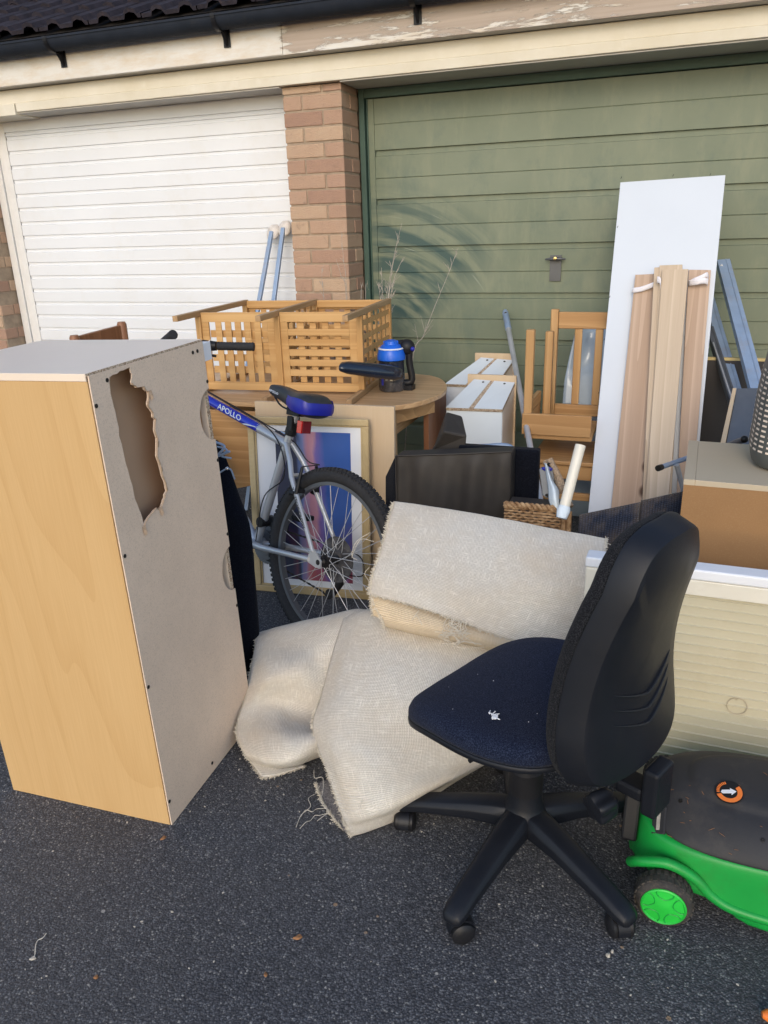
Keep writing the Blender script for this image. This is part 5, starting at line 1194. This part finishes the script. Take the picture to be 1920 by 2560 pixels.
    pad(ol, [(.05, .031), (.35, .031), (.6, .030), (.78, .028), (.90, .022), (.965, .012), (.992, .002), (1.0, -.010), (.992, -.0155)], bc, 'back_cushion', 'back_fabric', t)
    sh = pad(ol, [(.990, -.0158), (1.008, -.0165), (1.008, -.024), (.955, -.060), (.94, -.066), (.90, -.069), (.6, -.069), (.3, -.068), (.05, -.068)], bc, 'back_shell', 'chair_plastic', t, smooth=True, angle=24)
    for k in range(3):
        z = -.10 - k * .032; pts = []
        for i in range(17):
            u = -.13 + .26 * i / 16; pts.append(bc(u, z + .04 * (abs(u) / .13) ** 1.3, -.0685 - .0015 * (1 - abs(u) / .14)))
        MB().tube(pts, [.0008 + .0042 * sin(pi * i / 16) ** .6 for i in range(17)], 8, flat=.6).build('moulded_ridge', 'chair_plastic', parent=sh, world=False, smooth=True)
    fl = MB(); rnd = random.Random(2); c = sc(-.035, .155, .022)
    for k in range(14):
        a = c + Vector((rnd.gauss(0, .004), rnd.gauss(0, .004), .001)); fl.tube([a, a + Vector((rnd.gauss(0, .005), rnd.gauss(0, .005), .002)), a + Vector((rnd.gauss(0, .007), rnd.gauss(0, .007), .001))], .0012, 4)
    fl.build('lint', 'white_plastic', **q)
    sp = MB()
    for k in range(14):
        u, v = rnd.uniform(-.17, .16), rnd.gauss(.05, .09)
        if abs(v) > .2: continue
        a = sc(u, v, .0215); sp.ball(a, rnd.uniform(.0005, .0011), 3)
    sp.build('lint_specks', 'white_plastic', kind='stuff', **q)
office_chair()

# ------------------------------------------------------------------ lawnmower
def mower():
    t = thing('lawnmower', 'green lawnmower with a dark grey hood and a green-hubbed wheel, beside the office chair', 'lawnmower', (.3, 1.6, 0))
    x0, x1, y0, y1 = .012, .66, 1.425, 1.815
    cx, cy, hx, hy = (x0 + x1) / 2, (y0 + y1) / 2, (x1 - x0) / 2, (y1 - y0) / 2
    def ring(z, s, ex=3.4, dx=0, sy=None, n=72):
        sy = sy or s; r = []
        for k in range(n):
            a = 2 * pi * k / n; c, d = cos(a), sin(a)
            r.append(Vector((cx + dx + hx * s * math.copysign(abs(c) ** (2 / ex), c), cy + hy * sy * math.copysign(abs(d) ** (2 / ex), d), z)))
        return r
    dk = [ring(.022, .96), ring(.024, .995), ring(.040, 1.005), ring(.062, 1.0), ring(.085, .985), ring(.115, .972), ring(.145, .962), ring(.165, .95), ring(.173, .93), ring(.175, .89), ring(.170, .5)]
    for rg in dk[:3]:      # the skirt rises round the wheel
        for p in rg:
            d = math.hypot(p.x - .095, (p.y - 1.43)); 
            if p.y < 1.56 and p.x < .24: p.z += .075 * max(0, 1 - (max(0, p.x - .13) / .11) ** 2) * max(0, 1 - max(0, p.y - 1.46) / .1); p.y += .022 * max(0, 1 - (max(0, p.x - .13) / .11) ** 2)
    MB().loft(dk).build('deck', 'mower_green', t, smooth='all', sub=1)
    hr = []
    for z, s, sy, ex in [(z_ if z_ < .176 else .175 + (z_ - .175) * .76, s_, sy_, ex_) for z_, s_, sy_, ex_ in ((.165, .925, .93, 3.4), (.175, .935, .94, 3.4), (.186, .93, .93, 3.3), (.205, .905, .88, 3.2), (.230, .86, .79, 3.0), (.252, .79, .67, 2.9), (.263, .72, .56, 2.8), (.2655, .69, .52, 2.8), (.283, .665, .47, 2.8), (.292, .58, .38, 2.6), (.295, .3, .2, 2.4), (.2955, .05, .04, 2.2))]:
        hr.append(ring(z, s, ex, .015, sy))
    hood = MB().loft(hr); hood.build('hood', 'mower_grey', t, smooth='all', sub=1)
    from mathutils.bvhtree import BVHTree
    bv = BVHTree.FromPolygons([tuple(v) for v in hood.v], hood.f)
    def on_hood(x, y):
        d = (R @ Vector((x * K - 960, y * K - 1280, F))).normalized(); lo, no, _, _ = bv.ray_cast(CP, d)
        if lo is None: return None, None
        no = no if no.dot(d) < 0 else -no; return lo, no
    # wheel
    wr = .062
    def whl(c, out=-1):
        Wm = frame(c, (1, 0, 0), (0, 0, 1)) ; Wm = Wm if (Wm.to_3x3() @ Vector((0, 0, 1))).y * out > 0 else Wm @ Matrix.Rotation(pi, 4, 'X')
        ty = MB(); ty.lathe([(.044, .020), (.050, .022), (.056, .017), (wr - .002, .008), (wr - .002, -.022), (.054, -.03), (.03, -.03)], Wm, 48)
        for k in range(26):
            a = 2 * pi * k / 26; X = Wm @ Matrix.Rotation(a, 4, 'Z')
            ty.box((wr - .006, -.0045, -.004), (wr - .0006, .0045, .012), X); ty.box((wr - .006, -.0045, -.020), (wr - .0006, .0045, -.007), X @ Matrix.Rotation(pi / 26, 4, 'Z'))
        w_ = ty.build('wheel', 'mower_tyre', t, smooth=True)
        r = MB(); r.lathe([(.046, .0), (.047, .0235), (.0445, .0255), (.042, .0225), (.014, .0235), (.010, .0248), (.001, .0252)], Wm, 40); hb = r.build('hub_cap', 'mower_green_light', w_, smooth=True)
        for k in range(5):
            a = 2 * pi * k / 5 + .3; X = Wm @ Matrix.Rotation(a, 4, 'Z'); pts = [(.039, -.018), (.029, -.015), (.020, 0), (.029, .015), (.039, .018)]
            MB().tube([X @ Vector((p.x, p.y, .0236)) for p in spline([(x, y, 0) for x, y in pts], 14)], .0011, 6).build('hub_groove', 'mower_green', hb, smooth=True)
    whl(Vector((.093, 1.412, wr)))
    whl(Vector((.58, 1.40, wr))); whl(Vector((.093, 1.83, wr)), 1); whl(Vector((.58, 1.83, wr)), 1)
    MB().tube(spline([(.020, 1.47, .090), (.04, 1.440, .125), (.095, 1.432, .142), (.15, 1.434, .118), (.19, 1.434, .080), (.25, 1.430, .060), (.40, 1.430, .052), (.62, 1.430, .052)], 50), [.013] * 51, 10, flat=.9).build('wheel_arch', 'mower_green', t, smooth=True)
    MB().bar((.010, 1.53, .10), (.012, 1.57, .235), .035, .03).build('handle_bracket', 'black_plastic', t, bevel=.006)
    # badge on the hood, worn label plate
    c, cn = on_hood(1575, 1712); BF = frame(tuple(c), Vector((1, .2, 0)) - cn * Vector((1, .2, 0)).dot(cn), cn.cross(Vector((1, .2, 0)))); BF = BF if (BF.to_3x3() @ Vector((0, 0, 1))).dot(cn) > 0 else BF @ Matrix.Rotation(pi, 4, 'X'); BF = BF @ Matrix.Translation((0, 0, .0012))
    rg = MB(); rg.add([BF @ Vector((cos(a) * r_, sin(a) * r_, .0018)) for r_ in (.017, .027) for a in [2 * pi * k / 36 for k in range(36)]], [(k, (k + 1) % 36, 36 + (k + 1) % 36, 36 + k) for k in range(19, 36)] + [(k, (k + 1) % 36, 36 + (k + 1) % 36, 36 + k) for k in range(0, 3)]); 
    MB().lathe([(.0295, .0), (.0295, .0012), (.001, .0014)], BF, 36).build('badge', 'screw_black', t)
    rg.build('orange_arc', 'orange', t)
    ar = MB(); ar.prism([(-.014, -.004), (.004, -.004), (.003, -.009), (.015, 0), (.003, .009), (.004, .005), (-.014, .005), (-.017, 0)], .0018, .0024, BF); ar.build('arrow', 'white_plastic', t)
    ar = MB()
    for k in range(9):
        a = pi * .55 + k * .17; ar.box((.0195, -.0012, .0018), (.0255, .0012, .0024), BF @ Matrix.Rotation(a, 4, 'Z'))
    ar.build('badge_marks', 'orange', t)
    cl = MB(); rc = random.Random(5)
    for k in range(22):
        q_, qn = on_hood(rc.uniform(1395, 1659), rc.uniform(1668, 1850))
        if q_ is None: continue
        a = rc.uniform(0, pi); L = rc.uniform(.002, .007); d_ = Vector((cos(a), sin(a), 0)); d_ = (d_ - qn * d_.dot(qn)).normalized(); cl.tube([q_ + qn * .0012 - d_ * L, q_ + qn * .002, q_ + qn * .0012 + d_ * L], [.0004, .0007, .0003], 4)
    cl.build('dry_clippings', 'dead_leaf', t, kind='stuff')
    for sx, sy in ((1418, 1800), (1648, 1815), (1470, 1730)):
        q_, qn = on_hood(sx, sy)
        if q_ is None: continue
        SF = frame(tuple(q_ + qn * .0008), qn.orthogonal(), qn.cross(qn.orthogonal())); MB().lathe([(.0045, -.001), (.0045, .0006), (.002, .0010), (.001, .0002)], SF, 12).build('screw', 'screw_black', t, smooth=True)
    p, pn = on_hood(1424, 1772); lb = MB(); fx = Vector((1, 0, .0)); fx = (fx - pn * fx.dot(pn)).normalized(); fmx = frame(tuple(p), fx, pn.cross(fx)); fmx = fmx if (fmx.to_3x3() @ Vector((0, 0, 1))).dot(pn) > 0 else fmx @ Matrix.Rotation(pi, 4, 'X')
    lb.box((-.017, -.030, -.004), (.017, .030, .003), fmx); l_ = lb.build('label_plate', 'mower_grey', t, bevel=.002); MB().box((-.004, -.022, .0031), (.005, .018, .0036), fmx).build('worn_label', 'pebble', l_)
mower()

# ------------------------------------------------------------------ cream ribbed panel, hardboard-backed cabinet
def cream():
    a = W(1265, 1203, Y=1.885); x0, zt = a.x, a.z; x1 = .85
    t = thing('ribbed_panel', 'cream ribbed plastic panel with a white rim and a round knock-out, behind the office chair', 'panel', (x0, 1.9, 0))
    rot = Matrix.Translation((x0, 1.885, 0)) @ Matrix.Rotation(radians(-1.5), 4, 'Z'); L = x1 - x0
    zr = zt - .028
    MB().box((0, 0, zr), (L, .055, zt), rot).build('top_rim', 'white_plastic', t, bevel=.005, seg=3)
    MB().box((0.002, .001, 0), (.045, .05, zr - .0005), rot).build('side_rim', 'cream_rim', t, bevel=.004)
    MB().box((.0455, .001, zr - .042), (L, .05, zr - .0005), rot).build('upper_band', 'cream_rim', t, bevel=.003)
    prof = []; z = zr - .0425; h = .0262
    prof.append((z, .006)); z -= .004
    while z > .02: prof += [(z, .0075), (z - .002, .0035), (z - .004, .0075), (z - h, .0095)] if 0 else [(z, .008), (z - .0018, .0035), (z - .0038, .008)]; z -= h
    prof.append((0.0, .008)); n = len(prof)
    m = MB(); m.add([rot @ Vector((x, y, zz)) for x in (.0456, L) for zz, y in prof], [(i, i + 1, n + i + 1, n + i) for i in range(n - 1)]); bd = m.build('ribbed_face', ['cream_panel', 'cream_rim'], t)
    for i, pl in enumerate(bd.data.polygons):
        if (i - 1) % 3 != 2 and i > 0 and (i - 1) % 3 in (1, 2): pl.material_index = 1  # paler faces paint a highlight along each rib
    MB().box((.0456, .010, 0), (L, .05, zr - .043), rot).build('core', 'cream_rim', t)
    c = rot.inverted() @ W(1592, 1525, Y=1.88); fm = rot @ frame((c.x, .0042, c.z), (1, 0, 0), (0, 0, 1))
    MB().tube([fm @ Vector((.0235 * cos(a), .0235 * sin(a) * 1.0, 0)) for a in [radians(100 + 6.5 * k) for k in range(54)]], .0011, 6).build('knock_out_ring', 'laminate_drab', t, smooth=True)
    MB().tube([fm @ Vector((-.006, .0235, 0)), fm @ Vector((-.004, .017, 0)), fm @ Vector((0, .0245, 0))], .0010, 6).build('knock_out_tab', 'laminate_drab', t)
    return
cream()
def hardcab():
    a = W(1478, 1035, Y=2.2); zt = a.z; x0 = a.x; x1 = .80
    t = thing('hardboard_cabinet', 'brown hardboard-backed cabinet with a grey laminate top, behind the cream ribbed panel', 'cabinet', (x0, 2.3, 0))
    M = Matrix.Translation((x0, 2.2, 0)) @ Matrix.Rotation(radians(-2), 4, 'Z')
    MB().box((0, 0, 0), (x1 - x0, .004, zt - .001), M).build('back_board', 'hardboard_brown', t)
    MB().box((.0005, .0045, 0), (.018, .42, zt - .0165), M).build('side_panel', 'laminate_grey', t)
    tp = MB().box((.029, -.001, zt - .016), (x1 - x0, .43, zt), M).build('top_panel', 'laminate_drab', t, bevel=.001)
    MB().box((-.001, -.001, zt - .016), (.0285, .43, zt + .0006), M).build('edge_band', 'laminate_drab', t, bevel=.0008)
hardcab()
def plastic_basket():
    zb = .776; cx, cy = .427, 2.44
    t = thing('slotted_basket', 'grey slotted plastic laundry basket upended on the hardboard-backed cabinet', 'basket', (cx, cy, zb))
    rings = []; rin = []
    for z, r in ((0, .165), (.01, .178), (.05, .186), (.12, .183), (.20, .181), (.27, .174), (.34, .163), (.40, .150), (.415, .13)):
        rings.append([Vector((cx + math.copysign(abs(cos(a)) ** .6, cos(a)) * r, cy + math.copysign(abs(sin(a)) ** .6, sin(a)) * r * .8, zb + z)) for a in [2 * pi * k / 64 for k in range(64)]])
    o = MB().loft(rings).build('basket_shell', 'grey_basket_plastic', t, smooth='all')
    sl = MB()
    def onshell(a, z):
        prof = [(0, .165), (.01, .178), (.05, .186), (.12, .183), (.20, .181), (.27, .174), (.34, .163)]
        r = next(r0 + (r1 - r0) * (z - z0) / (z1 - z0) for (z0, r0), (z1, r1) in zip(prof, prof[1:]) if z0 <= z <= z1)
        return Vector((cx + math.copysign(abs(cos(a)) ** .6, cos(a)) * r, cy + math.copysign(abs(sin(a)) ** .6, sin(a)) * r * .8, zb + z))
    for j in range(16):
        for i in range(26):
            a0 = 2 * pi * i / 26 + .03; a1 = a0 + .15; z = .05 + j * .0145; c = Vector((cx, cy, zb + z))
            P = [onshell(a0, z), onshell(a1, z), onshell(a1, z + .0055), onshell(a0, z + .0055)]
            sl.add([p + (p - c).normalized() * .0012 for p in P], [(0, 1, 2, 3)])
    so = sl.build('slots', 'laminate_grey', t, kind='stuff')
plastic_basket()

# ------------------------------------------------------------------ boards and planks leaning right of the chairs
def lean(TL, TR, BL, BR, Yt, Yb, th, name, mat, parent, dyt=0, bevel=.001):
    a, b, c, d = W(*TL, Y=Yt), W(*TR, Y=Yt + dyt), W(*BL, Y=Yb), W(*BR, Y=Yb + dyt)
    # straight down to the ground along the same line
    g = lambda t_, b_: t_ + (b_ - t_) * (t_.z / (t_.z - b_.z))
    gl, gr = g(a, c), g(b, d); gl.z = gr.z = 0
    x = ((b - a) + (gr - gl)).normalized(); up = ((a - gl) + (b - gr)).normalized(); n = x.cross(up).normalized(); n = n if n.y < 0 else -n
    o = gl; M = frame(tuple(o), x, up)
    if (M.to_3x3() @ Vector((0, 0, 1))).y > 0: M = M
    Mi = M.inverted(); P = [Mi @ p for p in (gl, gr, b, a)]; s = 1 if (M.to_3x3() @ Vector((0, 0, 1))).y > 0 else -1
    # local: x across, y up the board; rebuild with z up the board so the grain runs lengthwise
    poly = [(p.x, p.y) for p in P]
    root = parent
    m = MB(); vs = [M @ Vector((u, v, 0)) for u, v in poly] + [M @ Vector((u, v, s * th)) for u, v in poly]
    m.add(vs, [(0, 1, 2, 3), (7, 6, 5, 4), (0, 4, 5, 1), (1, 5, 6, 2), (2, 6, 7, 3), (3, 7, 4, 0)])
    return m.build(name, mat, root, bevel=bevel), a, b
t = thing('white_board', 'tall narrow white melamine board leaning against the green garage door', 'board', (-.1, 3.5, 0))
o, a, b = lean((1338, 385), (1567, 378), (1270, 1108), (1500, 1060), 3.95, 3.35, .016, 'board', 'laminate_white', t)
for x, y in ((1341, 386), (1453, 381), (1533, 379), (1333, 492), (1316, 643), (1304, 735), (1292, 850)):
    p = W(x, y, Y=3.945 - (y - 380) * .00083); MB().tube([p, p + Vector((.004, -.004, .008))], .0012, 5).build('nail', 'screw_black', t)
def plank(TL, TR, BL, BR, Yt, Yb, th, mat, label, name='plank'):
    t = thing(name, label, 'plank', tuple(Vector((W(*BL, Y=Yb).x, Yb, 0))), 'pale timber planks leaning on the white board')
    o, a, b = lean(TL, TR, BL, BR, Yt, Yb, th, 'timber', mat, t, bevel=.0015)
    return t
P1 = plank((1372, 592), (1420, 591), (1320, 1096), (1386, 1085), 3.76, 3.33, .018, 'plank_tan', 'leftmost pale timber plank on the white board, with white tape round its top')
P2 = plank((1413, 577), (1434, 576), (1387, 1085), (1404, 1080), 3.71, 3.28, .045, 'plank_pale', 'narrow yellowish timber batten on edge, left of the widest pale plank')
P3 = plank((1424, 571), (1474, 571), (1400, 1078), (1450, 1066), 3.70, 3.27, .016, 'plank_pale', 'timber plank behind the widest one, its end standing slightly higher')
P4 = plank((1430, 580), (1487, 581), (1394, 1078), (1445, 1066), 3.67, 3.25, .018, 'plank_pale', 'widest and palest timber plank, frontmost of the bundle')
P5 = plank((1488, 582), (1536, 583), (1462, 1060), (1496, 1062), 3.76, 3.33, .018, 'plank_tan', 'rightmost tan timber plank with dark knots and crumpled white tape at its top')
def tape(pts, wd, parent, name='tape'):
    G = [[p for p in pts], [p + Vector((0, 0, -wd)) for p in pts]]
    sheet(name, G, 16, 3, 'tape', parent, .0012)
tape([W(1366, 622, Y=3.725), W(1385, 619, Y=3.717), W(1405, 612, Y=3.717), W(1418, 606, Y=3.705), W(1424, 596, Y=3.645)], .022, P1)
tape([W(1420, 597, Y=3.650), W(1426, 599, Y=3.645), W(1428, 606, Y=3.645), W(1427, 613, Y=3.645)], .026, P1)
tape([W(1488, 607, Y=3.715), W(1500, 600, Y=3.705), W(1515, 594, Y=3.700), W(1528, 588, Y=3.705), W(1531, 596, Y=3.715)], .020, P5)
tape([W(1488, 605, Y=3.710), W(1505, 603, Y=3.695), W(1520, 600, Y=3.695), W(1530, 602, Y=3.705), W(1529, 606, Y=3.715)], .024, P5)
def channel(a, b, w_, d, name, parent, mat='galvanised'):
    dr = (b - a).normalized(); x = Vector((1, .15, 0)); x = (x - dr * x.dot(dr)).normalized(); n = x.cross(dr).normalized(); n = n if n.y < 0 else -n
    m = MB(); sec = [(-w_ / 2, 0), (w_ / 2, 0), (w_ / 2, d), (w_ / 2 - .003, d), (w_ / 2 - .003, .003), (-w_ / 2 + .003, .003), (-w_ / 2 + .003, d), (-w_ / 2, d)]
    m.loft([[a + x * u - n * v for u, v in sec], [b + x * u - n * v for u, v in sec]]); m.tube([a + n * .002 + x * w_ * .18, b + n * .002 + x * w_ * .18], .0015, 5)
    return m.build(name, mat, parent)
t = thing('metal_frame', 'blue-grey galvanised metal frame of two slanting channels, leaning right of the planks', 'metal frame', (.45, 3.0, 0))
a, b = W(1563, 560, Y=4.1), W(1655, 905, Y=3.35); g = a + (b - a) * (a.z / (a.z - b.z)); channel(a, g, .056, .03, 'channel', t)
a, b = W(1546, 690, Y=3.98), W(1622, 950, Y=3.4); a2 = a + (a - b) * .35; g = a + (b - a) * (a.z / (a.z - b.z)); channel(a2, g, .045, .03, 'channel', t)
a, b = W(1534, 705, Y=3.9), W(1625, 990, Y=3.3); g = a + (b - a) * (a.z / (a.z - b.z)); channel(a, g, .03, .03, 'dark_channel', t, 'galvanised_dark')
a, b = W(1541, 740, Y=3.8), W(1621, 984, Y=3.25); g = a + (b - a) * (a.z / (a.z - b.z)); MB().tube([a, g], .0035, 6).build('rod', 'steel', t, smooth=True)
p = W(1559, 568, Y=4.08)
for k in (0, 1): MB().tube([p + Vector((0, -.012, -.012 - .022 * k)), p + Vector((0, -.018, -.012 - .022 * k))], .006, 10).build('rivet', 'steel', t, smooth=True)
t = thing('dark_board', 'dark brown board with a yellow top edge, standing under the metal frame', 'board', (.25, 3.75, 0))
a, b = W(1528, 772, Y=3.75), W(1560, 775, Y=3.75)
MB().box((a.x - .02, 3.75, 0), (a.x + .40, 3.77, a.z - .012)).build('board', 'dark_board', t); MB().box((a.x - .02, 3.749, a.z - .0115), (a.x + .40, 3.771, a.z)).build('edge_strip', 'yellow_edge', t)
t = thing('grey_panel', 'grey panel with a bare timber edge leaning in front of the dark brown board', 'panel', (.4, 3.3, 0))
o, a, b = lean((1592, 838), (1650, 838), (1568, 962), (1650, 962), 3.45, 3.25, .01, 'panel', 'galvanised_dark', t)
lean((1583, 838), (1591, 838), (1555, 962), (1566, 962), 3.44, 3.24, .02, 'timber_edge', 'ply', t)
# two capped tube handles
t = thing('tube_handle', 'grey metal tube handle with a black end cap, before the foot of the planks', 'handle', tuple(W(1462, 1060, Y=2.75)))
a, b = W(1423, 1011, Y=2.62), W(1500, 984, Y=2.85); MB().tube([a, b], .0085, 12).build('crossbar', 'galvanised', t, smooth=True); MB().tube([a + (a - b).normalized() * .006, a + (b - a).normalized() * .018], .0105, 12).build('end_cap', 'screw_black', t, smooth=True)
a, b = W(1462, 1004, Y=2.70), W(1476, 1058, Y=2.72); MB().tube([a, b, Vector((b.x + .06, b.y, 0))], .0085, 12).build('stem', 'steel', t, smooth=True)
t = thing('tube_handle', 'dark tube handle with a rounded tip poking up behind the hardboard-backed cabinet', 'handle', tuple(W(1565, 966, Y=2.9)))
a, b = W(1608, 949, Y=2.75), W(1560, 968, Y=2.9); MB().tube([a, b, b + (b - a) * .6 + Vector((0, 0, -.1)), Vector((b.x, 3.0, 0))], .011, 12).build('tube', 'galvanised_dark', t, smooth=True); MB().ball(tuple(a), .0125, 8).build('end_cap', 'screw_black', t, smooth=True)
# dark woven mesh panel
t = thing('mesh_lounger_panel', 'dark navy woven mesh panel, folded, rising behind the office chair', 'mesh panel', (-.05, 2.28, 0))
A, B, C = W(1252, 1113, Y=2.26), W(1384, 1086, Y=2.30), W(1480, 1062, Y=2.36)
sheet('mesh', [[A, A.lerp(B, .5), B], [Vector((p.x, p.y - .02, .35)) for p in (A, A.lerp(B, .5), B)], [Vector((p.x, p.y - .04, .005)) for p in (A, A.lerp(B, .5), B)]], 12, 12, 'dark_mesh', t, .008)
B2 = B + Vector((.003, .004, .004)); sheet('mesh_fold', [[B2, B2.lerp(C, .5), C], [Vector((p.x, p.y - .02, .35)) for p in (B2, B2.lerp(C, .5), C)], [Vector((p.x, p.y - .03, .005)) for p in (B2, B2.lerp(C, .5), C)]], 12, 12, 'dark_mesh', t, .008)

# ------------------------------------------------------------------ two padded poles on the white door
for k, (x, y, x2, y2, lab) in enumerate(((587, 500, 561, 645, 'left of the two blue-grey metal poles with foam-padded tops, leaning on the white door'), (612, 492, 592, 645, 'right of the two blue-grey metal poles with foam-padded tops, beside the brick pier'))):
    a, b = W(x, y, Y=4.13), W(x2, y2, Y=3.98); g = a + (b - a) * (a.z / (a.z - b.z))
    t = thing('padded_pole', lab, 'pole', tuple(g), 'padded metal poles by the brick pier')
    MB().bar(a, g, .024, .018).build('pole', 'galvanised', t, bevel=.003)
    c = a + (a - g).normalized() * .0 + Vector((0, .022, .004)); m = MB(); rnd = random.Random(k); rings = []
    d = (a - g).normalized()
    for i in range(9):
        f = i / 8; r = .036 * sin(pi * (.12 + .8 * f)) ** .5; cc = c - d * .05 + d * .085 * f
        rings.append([cc + Vector((cos(an) * r * 1.05 * rnd.uniform(.93, 1.07), sin(an) * r * .6, 0)) for an in [2 * pi * j / 18 for j in range(18)]])
    m.loft(rings).build('foam_pad', 'foam', t, smooth='all')

# ------------------------------------------------------------------ dry weed stalks
def weed(label, stems, seed, r0=.0035, twigs=9, tl=.11):
    rnd = random.Random(seed); base = stems[0][0]
    t = thing('dry_weed', label, 'dead plant', tuple(base), 'dry weeds growing at the foot of the garages'); m = MB()
    for st in stems:
        P = spline(st, 26); n = len(P); m.tube(P, [r0 * (1 - .75 * i / n) for i in range(n)], 5)
        for k in range(twigs):
            i = int(n * rnd.uniform(.35, .97)) - 1; p = P[i]; d = (P[min(i + 1, n - 1)] - P[i - 1]).normalized(); L = tl * rnd.uniform(.3, 1) * (1.2 - i / n)
            s = rnd.choice((-1, 1)); v = (d + Vector((s * rnd.uniform(.3, .9), rnd.uniform(-.4, .3), rnd.uniform(0, .4)))).normalized(); q_ = p + v * L; m.tube([p, p.lerp(q_, .5) + Vector((0, 0, .004)), q_ + Vector((0, 0, .01))], [.0016, .0012, .0007], 4)
            if rnd.random() < .6: e = p.lerp(q_, .6); m.tube([e, e + Vector((s * rnd.uniform(.0, .03), 0, rnd.uniform(.01, .035)))], [.001, .0006], 4)
    m.build('stalks', 'twig', t)
    return t
def stem(pts, Y0, Y1, gx=None):
    n = len(pts); P = [W(x, y, Y=Y1 + (Y0 - Y1) * i / (n - 1)) for i, (x, y) in enumerate(pts)]
    b = P[-1]; P.append(Vector(((gx if gx is not None else b.x), b.y, 0))); return P[::-1]
weed('tall pale branching dry weed standing behind the vacuum cleaner against the green door', [stem([(868, 482), (850, 560), (840, 640), (832, 735)], 3.92, 4.12), stem([(872, 555), (852, 600), (842, 660), (834, 740)], 3.92, 4.08), stem([(824, 578), (826, 640), (826, 700), (822, 735)], 3.92, 4.05), stem([(845, 580), (835, 640), (826, 690), (820, 730)], 3.92, 4.1), stem([(858, 520), (846, 590), (836, 660), (830, 730)], 3.92, 4.1), stem([(818, 610), (822, 660), (818, 730)], 3.92, 4.0)], 3, .0036, 9)
weed('single thin dry weed leaning right across the green door, beside the tall pale one', [stem([(990, 535), (965, 600), (940, 660), (915, 725), (890, 785)], 3.92, 4.16, W(860, 785, Y=3.92).x)], 5, .0032, 12, .12)
weed('faint dry weed standing before the brick pier behind the lattice stand', [stem([(737, 500), (742, 560), (750, 650)], 3.95, 4.0), stem([(726, 560), (738, 600), (748, 650)], 3.95, 4.0), stem([(695, 580), (696, 620), (700, 650)], 3.95, 4.0)], 9, .0022, 4, .05)
weed('short dry weed between the brick pier and the green door frame', [stem([(792, 630), (780, 655)], 3.96, 4.03), stem([(797, 625), (790, 655)], 3.96, 4.05)], 11, .0025, 2, .04)

# ------------------------------------------------------------------ bits on the ground
rnd = random.Random(41); gm = MB()
for k in range(420):
    x, y = rnd.uniform(-2.4, .9), rnd.uniform(.75, 3.9); sz = rnd.uniform(.0010, .0026); a = rnd.uniform(0, pi)
    X = M4((x, y, 0), (rnd.uniform(-.3, .3), 0, a)); gm.loft([[X @ Vector((sz * 1.5 * cos(t_) * q_, sz * sin(t_) * q_, h_)) for t_ in [2 * pi * j / 6 for j in range(6)]] for q_, h_ in ((1, .0), (.9, sz * .7), (.4, sz))])
o = gm.build('grit', 'pebble'); o['kind'] = 'stuff'; o['label'] = 'pale grit scattered over the dark asphalt'; o['category'] = 'grit'
def chip(x, y, sz, mat, label, cat, name, rot, el=1.8, h=.004):
    c = W(x, y, Z=0); rnd = random.Random(int(x)); m = MB(); X = M4(tuple(c), (0, 0, rot))
    ring_ = [(cos(a) * sz * el * rnd.uniform(.8, 1.1), sin(a) * sz * rnd.uniform(.8, 1.1)) for a in [2 * pi * k / 12 for k in range(12)]]
    m.loft([[X @ Vector((u, v, .001)) for u, v in ring_], [X @ Vector((u * .85, v * .8, h + .002 * sin(u * 300))) for u, v in ring_], [X @ Vector((u * .2, v * .2, h * 1.15)) for u, v in ring_]])
    o = m.build(name, mat, smooth=True); solo(o, label, cat)
chip(352, 1812, .005, 'dead_leaf', 'brown leaf scrap on the asphalt just in front of the tall cabinet', 'leaf', 'dead_leaf', .9)
chip(643, 2026, .006, 'dead_leaf', 'largest brown leaf scrap lying alone on the open asphalt, left of the chair castors', 'leaf', 'dead_leaf', .6)
chip(574, 2106, .004, 'dead_leaf', 'narrow tan leaf scrap below the largest one on the open asphalt', 'leaf', 'dead_leaf', -1.0)
chip(207, 2112, .005, 'dead_leaf', 'orange-brown leaf scrap on the asphalt below the tall cabinet, farthest left', 'leaf', 'dead_leaf', .2, 1.2)
chip(70, 2072, .0045, 'pebble', 'pale flat stone chip touching the white thread on the asphalt', 'stone', 'stone_chip', .4)
chip(1313, 2066, .0045, 'pebble', 'cream stone chip on the asphalt below the right-hand chair castor', 'stone', 'stone_chip', -.5, 1.1, .008)
chip(1322, 2058, .003, 'pebble', 'tiny cream chip beside the larger one below the right-hand chair castor', 'stone', 'stone_chip', .8, 1.1, .006)
o = MB().tube(spline([W(x, y, Z=.004) for x, y in ((100, 2016), (92, 2026), (82, 2031), (77, 2042), (76, 2058), (74, 2066))], 30), .0011, 5).build('white_thread', 'thread', smooth=True); solo(o, 'curly white thread lying on the asphalt at the far left', 'thread')
p = W(1656, 2194, Z=.014)
o = MB().tube([p + Vector((-.008, 0, 0)), p + Vector((.0, .001, 0)), p + Vector((.05, .004, .004))], [.006, .011, .012], 12).build('orange_peg', 'orange', smooth=True); solo(o, 'rounded orange plastic tip lying on the asphalt in the near right corner', 'plastic peg')
